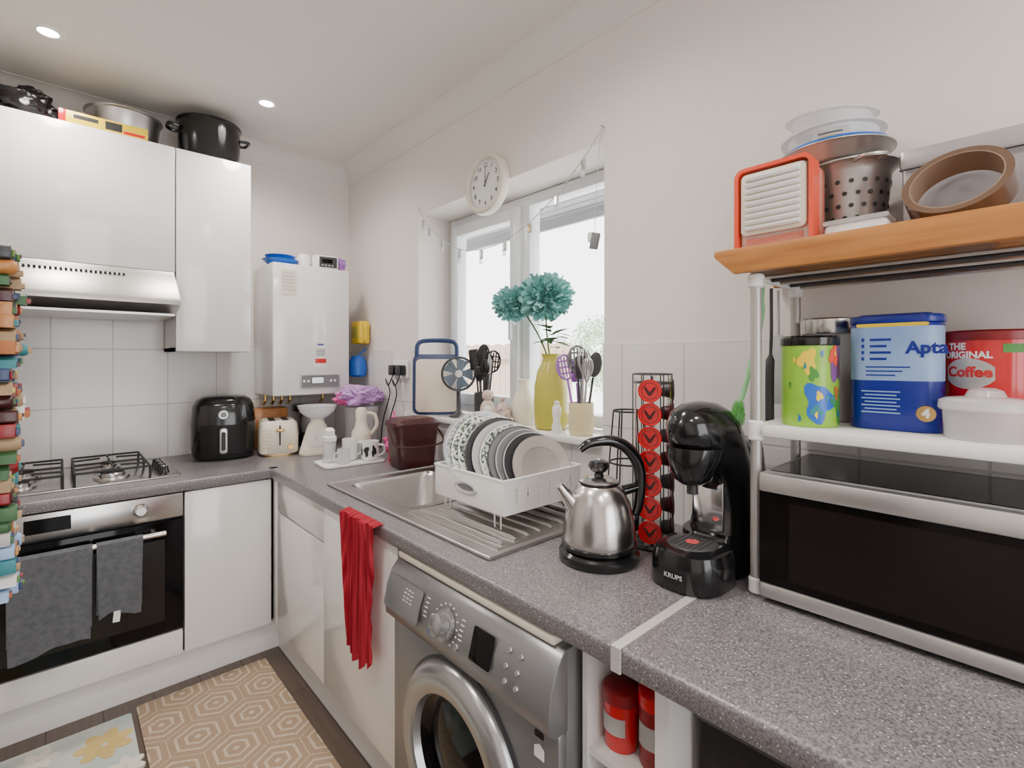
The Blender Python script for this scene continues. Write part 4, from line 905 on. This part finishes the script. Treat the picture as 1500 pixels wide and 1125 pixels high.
# ---------------------------------------------------------------- capsule carousel
CC=Vector((-.185,-2.085,W+.001))
c=thing('capsule_carousel','tall chrome wire coffee capsule tower','capsule holder',CC)
b=B();b.lathe([(0,0),(.056,0),(.058,.005),(.051,.012),(0,.012)],black);part(c,'base',b)
b=B();b.tube([(0,0,.01),(0,0,.40)],.004,dgrey,8)
for zq in (.02,.405,.385): b.ring((0,0,zq),.045,.0018,dgrey)
for k in range(12):
    a=2*pi*k/12+.1;b.tube([(.045*math.cos(a),.045*math.sin(a),.012),(.045*math.cos(a),.045*math.sin(a),.405)],.0016,chrome if k%2 else dgrey,6)
part(c,'frame',b)
def capsule(lab,ang,z,m,mk):
    d=Vector((math.cos(ang),math.sin(ang),0));p=CC+d*.018+Vector((0,0,z))
    b=B();b.lathe([(0,-.0),(.014,0),(.019,.022),(.023,.027),(.0268,.0275),(.0268,.0300),(.0250,.0305),(.0240,.0290),(.0,.0290)],m,seg=28)
    b.ext([(-.014,.008),(-.010,.010),(0,-.003),(.010,.010),(.014,.008),(.003,-.011),(-.003,-.011)],.0006,mk,TR(0,0,.0290));b.ring((0,0,.0292),.0185,.0006,mk,None,24,4)
    o=solo('coffee_capsule',lab,'coffee capsule',b,p,group='coffee capsules in the tower')
    r=Vector((0,0,1)).cross(d);o.matrix_world=fr(r,(0,0,1),p);return o
aa=math.atan2(-.42,-.90)
for k in range(7): capsule('foil-lidded bright red coffee capsule in the wire tower',aa,.042+.0542*k,red,brown)
for k in range(7): capsule('dark coffee capsule in the wire tower',aa+math.radians(100),.042+.0542*k,brown if k%2 else dgrey,lgrey)
# ---------------------------------------------------------------- pod coffee machine
c=thing('pod_coffee_machine','glossy black rounded pod coffee machine','coffee machine',(-.228,-2.247,W+.001),rz=-90)
c.scale=(1.07,1.12,1.02)
b=B();b.loft([(0,.064,.066,2.6,0,-.062),(.006,.068,.070,2.6,0,-.062),(.05,.067,.068,2.6,0,-.062),(.068,.062,.064,2.6,0,-.062),(.074,.052,.054,2.4,0,-.062)],black)
b.loft([(0,.060,.085,3,0,.045),(.04,.062,.086,3,0,.045),(.08,.060,.082,2.8,0,.050)],black);part(c,'base',b)
b=B();b.lathe([(0,.0),(.043,.0),(.046,-.003)],dgrey,TR(0,-.065,.0755),32);b.lathe([(0,.0008),(.012,.0008)],red,TR(0,-.065,.0755),24)
for k in range(-3,4): b.box((k*.009,-.065,.0752),(.003,.06,.0015),ink)
part(c,'drip_tray',b)
b=B();b.loft([(.07,.060,.072,2.6,0,.060),(.10,.058,.064,2.5,0,.064),(.14,.056,.060,2.4,0,.060),(.18,.056,.062,2.4,0,.052),(.215,.057,.072,2.3,0,.036),(.245,.059,.088,2.2,0,.010),(.275,.060,.096,2.1,0,-.012),(.305,.057,.090,2,0,-.026),(.328,.046,.072,2,0,-.034),(.343,.028,.044,2,0,-.038),(.348,.008,.012,2,0,-.040)],black);part(c,'column',b)
b=B();b.loft([(.190,.020,.022,2,0,-.065),(.200,.034,.034,2,0,-.065),(.24,.048,.046,2,0,-.062),(.262,.052,.048,2,0,-.058)],black);hd=part(c,'head',b)
b=B();b.cyl((0,-.065,.170),.010,.022,dgrey);part(c,'nozzle',b)
b=B();M=fr((1,0,0),(0,.62,.78),(0,-.1005,.320));b.ring((0,0,.003),.0145,.0010,alum,M,28,6);b.text('NESCAFE',.005,M@TR(0,.0025,.0035),white,bold=.0002);b.text('Dolce Gusto',.0038,M@TR(0,-.004,.0035),white);part(c,'badge',b)
b=B();b.box((0,-.004,.135),(.06,.006,.10),chrome,.002);part(c,'back_plate',b)
b=B();b.loft([(.075,.054,.030,3,0,.125),(.15,.056,.036,3,0,.122),(.24,.052,.040,3,0,.108),(.262,.046,.034,3,0,.100)],clear('smoky_tank',(.04,.04,.045),.85,.1));part(c,'water_tank',b)
b=B();b.text('KRUPS',.012,FY(0,-.1325,.030),lgrey,bold=.0003);part(c,'printed_lettering',b)
# ---------------------------------------------------------------- microwave
c=thing('microwave','silver microwave oven with a black glass door','microwave',(-.155,-2.62,W))
xf=-.288;ya,yb=-2.867,-2.368;za,zb_=.762,.985
b=B();b.bx(xf+.02,-.02,ya,yb,za,zb_,grey,.004);b.bx(xf+.03,-.03,ya+.01,yb-.01,zb_-.001,zb_+.0015,bglass);part(c,'casing',b,True)
for x in (xf+.045,-.05):
    for y in (ya+.04,yb-.04):
        b=B();b.cyl((x,y,W+.0005),.012,.014,blackm,seg=16);part(c,'foot',b,True)
mwg=mat('microwave_glass',(.006,.005,.005),.1,noise=.1,spec=.12)
b=B();b.bx(xf,xf+.02,ya,yb,.951,zb_,alum,.004);b.bx(xf,xf+.02,ya,yb,za-.002,.786,alum,.004);b.bx(xf+.004,xf+.02,ya+.13,yb,.786,.951,mwg);b.bx(xf+.0025,xf+.004,ya+.16,yb-.05,.80,.938,mat('door_mesh',(.012,.008,.008),.25,spec=.15));part(c,'door',b,True)
b=B();b.bx(xf+.002,xf+.02,ya,ya+.128,.786,.951,dgrey);b.lathe([(0,.015),(.018,.015),(.02,0)],alum,FX(xf+.002,ya+.06,.84));b.lathe([(0,.015),(.018,.015),(.02,0)],alum,FX(xf+.002,ya+.06,.905));part(c,'control_panel',b,True)
# ---------------------------------------------------------------- shelf rack
c=thing('shelf_rack','two-tier rack with wooden top shelf over the microwave','shelf',(-.15,-2.65,W))
postm=mat('post_grey',(.46,.44,.42),.35,.5)
for x,y in ((-.258,-2.352),(-.045,-2.352),(-.258,-2.94),(-.045,-2.94)):
    b=B();b.cyl((x,y,W+.001),.0100,.60,postm,seg=20);b.cyl((x,y,W+.001),.0130,.030,white,seg=20,bev=.003);b.cyl((x,y,1.038),.0140,.038,white,seg=20,bev=.003);b.cyl((x,y,1.325),.0140,.027,white,seg=20,bev=.003);part(c,'post',b,True)
b=B();b.bx(-.275,-.03,-2.96,-2.368,1.048,1.069,white,.004);b.bx(-.25,-.05,-2.37,-2.34,1.05,1.067,white,.003);part(c,'shelf',b,True,'white metal middle shelf')
b=B()
b.ext([(-2.285,1.400),(-2.285,1.388),(-2.322,1.353),(-3.0,1.353),(-3.0,1.400)],.018,wood,fr((0,1,0),(0,0,1),(-.290,0,0)),.003)
b.bx(-.03,-.012,-3.0,-2.30,1.353,1.385,wood,.003)
for k in range(6): x=-.2715+k*.0405;b.bx(x,x+.0375,-3.0,-2.295,1.374,1.3855,wood,.002)
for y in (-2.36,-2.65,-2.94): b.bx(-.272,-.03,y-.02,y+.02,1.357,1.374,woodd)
part(c,'shelf',b,True,'orange-brown wooden top shelf')
b=B()
for k in range(5): x=-.25+k*.05;b.tube([(x,-2.36,1.345),(x,-2.95,1.345)],.004,dgrey if k%2 else alum,6)
b.tube([(-.258,-2.352,1.345),(-.045,-2.352,1.345)],.006,white,8);b.tube([(-.258,-2.94,1.345),(-.045,-2.94,1.345)],.006,white,8);part(c,'rail',b,True)
ZT=1.386
# mini cooler
c=thing('mini_air_cooler','cream mini air cooler with an orange-red rim','air cooler',(-.225,-2.380,ZT),rz=-90)
b=B()
o_=rrect(.137,.170,.018);i_=rrect(.123,.156,.012);t=bmesh.new()
vo=[t.verts.new((p[0],p[1],0)) for p in o_];vi=[t.verts.new((p[0],p[1],0)) for p in i_];vo2=[t.verts.new((p[0],p[1],.035)) for p in o_];vi2=[t.verts.new((p[0],p[1],.035)) for p in i_]
n=len(vo)
for i in range(n):
    j=(i+1)%n;t.faces.new((vo[i],vo[j],vi[j],vi[i]));t.faces.new((vo2[i],vo2[j],vi2[j],vi2[i]));t.faces.new((vo[i],vo[j],vo2[j],vo2[i]));t.faces.new((vi[i],vi[j],vi2[j],vi2[i]))
bmesh.ops.recalc_face_normals(t,faces=t.faces[:]);b.put(t,orange,FY(0,.0,.0855))
part(c,'rim',b)
b=B();b.ext(rrect(.121,.154,.012),.07,mat('pale_body',(.75,.70,.64),.4),FY(0,.048,.0855),.003);b.ext(rrect(.128,.162,.016),.045,amber,FY(0,.048,.0845),.003);part(c,'case',b)
b=B();b.ext(rrect(.114,.118,.010),.010,cream,FY(0,-.022,.100),.002)
for k in range(9):
    z=.053+k*.0118;b.box((0,-.0345,z),(.096,.007,.0075),white,.002,rot=(.4,0,0))
part(c,'grille',b)
b=B();b.bx(-.05,.05,-.026,-.022,.01,.036,amber,.001);part(c,'water_window',b)
b=B();b.tube(cr([(-.033,0,.050),(-.075,0,.05),(-.082,0,.075),(-.033,0,.083)]),.004,steel,8);b.lathe([(0,-.0),(.03,0),(.034,.085),(.032,.085),(0,.01)],steel);solo('steel_cup','steel cup with a side handle','cup',b,(-.105,-2.335,ZT+.0005),rz=115)
c=thing('steel_colander','wide stainless steel strainer pot with round holes','colander',(-.092,-2.460,ZT))
b=B();b.lathe([(0,0),(.048,0),(.054,.006),(.070,.155),(.080,.168),(.084,.170),(.084,.173),(.077,.171),(.066,.155),(.050,.008)],satin,seg=56);part(c,'body',b)
b=B()
for j in range(5):
    for k in range(20):
        a=2*pi*(k+.5*(j%2))/20;z=.045+j*.022;r=.054+.016*(z-.006)/.149
        b.lathe([(0,.0014),(.0042,.0014)],ink,fr((-math.sin(a),math.cos(a),0),(0,0,1),((r+.0002)*math.cos(a),(r+.0002)*math.sin(a),z)),12)
part(c,'perforation',b)
b=B();b.tube(cr([(.078,-.02,.165),(.105,-.015,.163),(.108,.015,.163),(.079,.02,.165)]),.004,satin,8,M=Matrix.Rotation(math.radians(215),4,'Z'));part(c,'handle',b)
b=B();b.lathe([(0,0),(.070,0),(.078,.004),(.094,.026),(.099,.028),(.099,.030),(.090,.027),(.072,.006)],satin,seg=48);solo('mixing_bowl','shallow steel bowl stacked on the strainer','bowl',b,(-.107,-2.440,ZT+.1735))
b=B();b.lathe([(0,0),(.062,0),(.078,.022),(.092,.027),(.090,.031),(.058,.006)],blue,seg=40);solo('blue_dish','blue plastic dish in the steel bowl','dish',b,(-.106,-2.441,ZT+.1805))
def cbowl(lab,z,r,h,x,y,rx=0,ry=0):
    b=B();b.lathe([(0,0),(r*.80,0),(r*.86,.004),(r*.96,h),(r*1.10,h+.001),(r*1.10,h+.004),(r*.94,h+.003),(r*.82,.006),(0,.004)],clr2,seg=40);return solo('clear_bowl',lab,'bowl',b,(x,y,z),rx=rx,ry=ry,group='clear plastic tubs stack')
o=cbowl('clear plastic tub stacked in the blue dish',ZT+.2005,.080,.036,-.107,-2.437)
b=B();b.surf(lambda u,v:(.0775*math.sin(-1.75+u*.8),-.0775*math.cos(-1.75+u*.8),.006+v*.024),8,2,paper,.0004);b.surf(lambda u,v:(.0782*math.sin(-1.6+u*.5),-.0782*math.cos(-1.6+u*.5),.008+v*.009),8,2,yellow,.0004);b.surf(lambda u,v:(.0782*math.sin(-1.6+u*.5),-.0782*math.cos(-1.6+u*.5),.021+v*.003),8,2,grey,.0004);part(o,'label',b)
cbowl('clear plastic tub tilted on the stack',ZT+.2465,.072,.030,-.100,-2.430,6,-4)
# silver box behind tape
c=thing('silver_tin_box','long silver metal tin box with a lid','box',(-.085,-2.752,ZT),rz=2)
bt=mat('silver_tin',(.36,.345,.36),.38,.55,noise=.06,ns=5)
b=B();b.bx(-.060,.055,-.20,.20,0,.140,bt,.006);part(c,'body',b)
b=B();b.bx(-.064,.059,-.204,.204,.130,.166,mat('silver_lid',(.50,.48,.49),.33,.6),.008);b.tube([(-.0645,-.203,.130),(-.0645,.203,.130)],.0015,dgrey,6);part(c,'box_lid',b)
b=B();b.ext(rrect(.090,.036,.008),.05,paper,fr((0,-1,0),(0,0,1),(.025,0,.019)),.003);b.ext(rrect(.094,.008,.004),.054,clr2,fr((0,-1,0),(0,0,1),(.027,0,.041)));solo('food_box','white plastic food box beside the tape','box',b,(-.215,-2.505,ZT))
c=thing('packing_tape','thin-walled roll of glossy brown packing tape','tape roll',(-.212,-2.632,ZT+.0672),rz=-6)
M=Matrix.Rotation(math.radians(-58),4,'Y')@TR(0,0,-.020)
b=B();b.lathe([(.056,0),(.065,0),(.065,.040),(.056,.040)],tape,M,64);part(c,'tape_band',b)
b=B();b.lathe([(.0558,.0),(.054,0),(.054,.040),(.0558,.040)],mat('tape_core',(.24,.16,.11),.6),M,64);part(c,'core',b)
ZM=1.0695
c=thing('painted_tin','lime green decorated tin with black lid','tin',(-.2,-2.425,ZM))
b=B();b.lathe([(0,0),(.045,0),(.046,.003),(.046,.150),(0,.150)],lime,seg=48);part(c,'can',b)
td=mat('tin_dark',(.12,.04,.07),.4);tg=mat('tin_dark_green',(.06,.26,.04),.4);tp=mat('tin_purple',(.20,.07,.26),.4)
b=B();b.blob(.046,-.95,.045,.50,.034,blue,1);b.blob(.0463,-.95,.056,.12,.008,yellow,2);b.blob(.0463,-1.05,.030,.22,.008,dkt,3)
b.blob(.046,-.10,.115,.42,.036,tp,3);b.blob(.0463,-.35,.128,.22,.018,orange,4);b.blob(.0464,-.0,.108,.18,.020,td,9);b.blob(.046,-1.35,.118,.3,.022,yellow,5);b.blob(.0463,-1.15,.095,.16,.012,tg,8);b.blob(.046,.05,.04,.4,.032,tg,6);b.blob(.0463,-.2,.062,.14,.012,dko,7)
for k in range(14): b.blob(.0464,-2.0+k*.19,.075+.06*math.sin(k*2.3),.05,.006,(tg,yellow,blue,dkt)[k%4],k)
part(c,'painted_pattern',b)
b=B();b.lathe([(.047,.146),(.048,.148),(.048,.160),(.044,.164),(0,.164)],black,seg=48);part(c,'lid',b)
c=thing('storage_jar','clear storage jar with brushed steel lid','jar',(-.085,-2.425,ZM))
b=B();b.lathe([(0,0),(.044,0),(.046,.01),(.046,.17),(.042,.175)],clr2,seg=40);b.lathe([(0,.003),(.042,.003),(.042,.10),(0,.105)],cardb,seg=32);part(c,'jar_body',b)
b=B();b.lathe([(.048,.172),(.049,.175),(.049,.2),(.045,.203),(0,.203)],steel,seg=40);part(c,'lid',b)
# blue formula tub
c=thing('formula_tub','deep blue baby formula tub with pale blue label','tub',(-.145,-2.545,ZM),rz=-90)
b=B();b.ext(rrect(.128,.082,.030,8),.183,tinblue,None,.002);part(c,'tub_body',b)
b=B();b.ext(rrect(.132,.086,.032,8),.014,tinblue,TR(0,0,.183),.003);b.ext(rrect(.10,.05,.01),.003,tinblue,TR(0,0,.197),.001);part(c,'lid',b)
b=B();b.ext(rrect(.1285,.0825,.0302,8),.092,ltblue,TR(0,0,.085))
b.ext(rrect(.10,.006,.003),.0005,yellow,FY(0,-.0413,.180))
for k in range(4):
    b.ext(rrect(.004,.006,.001),.0003,tinblue,FY(-.040,-.0417,.155-k*.011));b.ext(rrect(.030-.006*(k%2),.004,.001),.0003,tinblue,FY(-.015-.003*(k%2),-.0417,.155-k*.011))
for k in range(3): b.ext(rrect(.062-.01*(k%3),.0022,.001),.0003,tinblue,FY(-.005-.005*(k%3),-.0417,.108-k*.007))
for k in range(7): b.ext(rrect(.055-.01*(k%2),.002,.001),.0003,ltblue,FY(-.015,-.0413,.066-k*.006))
b.text('Apta',.028,FY(.047,-.0420,.140),tinblue,'CENTER',.001)
b.lathe([(0,.0006),(.013,.0006)],gold,FY(.046,-.0411,.032),24);b.text('4',.020,FY(.046,-.0421,.032),white,bold=.001)
part(c,'label',b)
c=thing('creamer_tub','red coffee creamer tub with white lettering','tub',(-.078,-2.660,ZM),rz=-90)
b=B();b.lathe([(0,0),(.058,0),(.061,.006),(.061,.152),(.058,.154),(0,.154)],red,seg=48);part(c,'tub_body',b)
b=B();b.lathe([(.0625,.152),(.0635,.155),(.0635,.166),(.06,.169),(0,.169)],dred,seg=48);part(c,'lid',b)
b=B();b.ctext('THE',.015,.0615,.142,-.66,white,.0006);b.ctext('ORIGINAL',.015,.0615,.128,-.46,white,.0006)
b.surf(lambda u,v:(.0614*math.sin(-.95+u*1.1),-.0614*math.cos(-.95+u*1.1),.070+(v-.5)*.050*math.sin(pi*(u*.9+.05))**.5+.028),14,4,paper,.0003);b.ctext('Coffee',.023,.0619,.100,-.40,red,.0009)
b.surf(lambda u,v:(.0616*math.sin(.3+u*.7),-.0616*math.cos(.3+u*.7),.132+v*.014),10,2,green,.0003);part(c,'label',b)
c=thing('snack_pot','small translucent plastic tub with frosted lid','tub',(-.195,-2.662,ZM))
b=B();b.lathe([(0,0),(.045,0),(.048,.004),(.051,.052)],clr2,seg=44);part(c,'pot_body',b)
b=B();b.lathe([(.054,.044),(.056,.047),(.055,.058),(.048,.062),(.024,.065),(.020,.074),(.012,.078),(0,.078)],clr3,seg=44);part(c,'lid',b)
# hanging brush and tools
c=thing('bottle_brush','pale green long-handled bottle brush hanging from the rack','brush',(-.175,-2.334,1.34))
b=B();b.tube(cr([(-.175,-2.334,1.34),(-.178,-2.330,1.27),(-.190,-2.316,1.18),(-.205,-2.303,1.11)]),[.003]*4+[.006]*10+[.005]*5,pgreen,8);part(c,'handle',b,True)
b=B();b.tube([(-.205,-2.303,1.115),(-.213,-2.297,1.055)],.0035,pgreen,10);b.petals((-.210,-2.299,1.08),.014,220,.0008,green,.2,(.9,.9,2.2));part(c,'brush_head',b,True)
b=B();b.tube(cr([(0,0,0),(0,0,-.10),(0,.003,-.18),(0,.003,-.30)]),[.0035]*10+[.009]*9,dgrey,8);solo('peeler','dark-handled kitchen tool hanging from the rack','utensil',b,(-.125,-2.331,1.34))
b=B();b.tube([(0,0,0),(0,0,-.10)],.003,lgrey,8);b.ext(rrect(.022,.15,.008),.004,lgrey,FX(.002,0,-.17),.001);solo('spatula','grey silicone spatula hanging from the rack','utensil',b,(-.085,-2.331,1.34))
# ---------------------------------------------------------------- red towel
def f(u,v):
    s=v*.385;g=1-.32*min(1,v*1.5)+.12*max(0,v-.6)
    y=-1.425-(u-.5)*.215*g-.012*v
    w=.008*math.sin(u*24+v*2.5)+.005*math.sin(u*43+v*3)
    if s<.012: return (-.592-s,y,.7535+.1*abs(w)*(s/.012))
    L=(s-.012);return (-.609-abs(w)*1.2-.004,y,.752-L*(.97+.10*math.sin(u*3)+.02*math.sin(u*23)))
b=B();b.surf(f,64,50,redcloth,.003);solo('red_tea_towel','crumpled striped red tea towel hanging off the worktop','towel',b,(-.61,-1.43,.75),world=True)
# ---------------------------------------------------------------- world, sun, camera
w=bpy.data.worlds.new('World');SC.world=w;w.use_nodes=True;bg=w.node_tree.nodes['Background'];bg.inputs[0].default_value=(.98,.985,1,1);bg.inputs[1].default_value=5.8
L=bpy.data.lights.new('sun','SUN');L.energy=10;L.angle=.05;o=bpy.data.objects.new('sun',L);SC.collection.objects.link(o);o.rotation_euler=Vector((-.45,-.35,.9)).to_track_quat('Z','Y').to_euler();o.location=(0,0,5)
cd=bpy.data.cameras.new('Camera');cam=bpy.data.objects.new('Camera',cd);SC.collection.objects.link(cam)
cd.sensor_width=36;cd.lens=36*725/1500;cd.shift_y=-35.5/1500;cd.clip_start=.01
cam.location=(-1.23,-2.73,1.19);cam.rotation_euler=(pi/2,0,-math.radians(42.5));SC.camera=cam
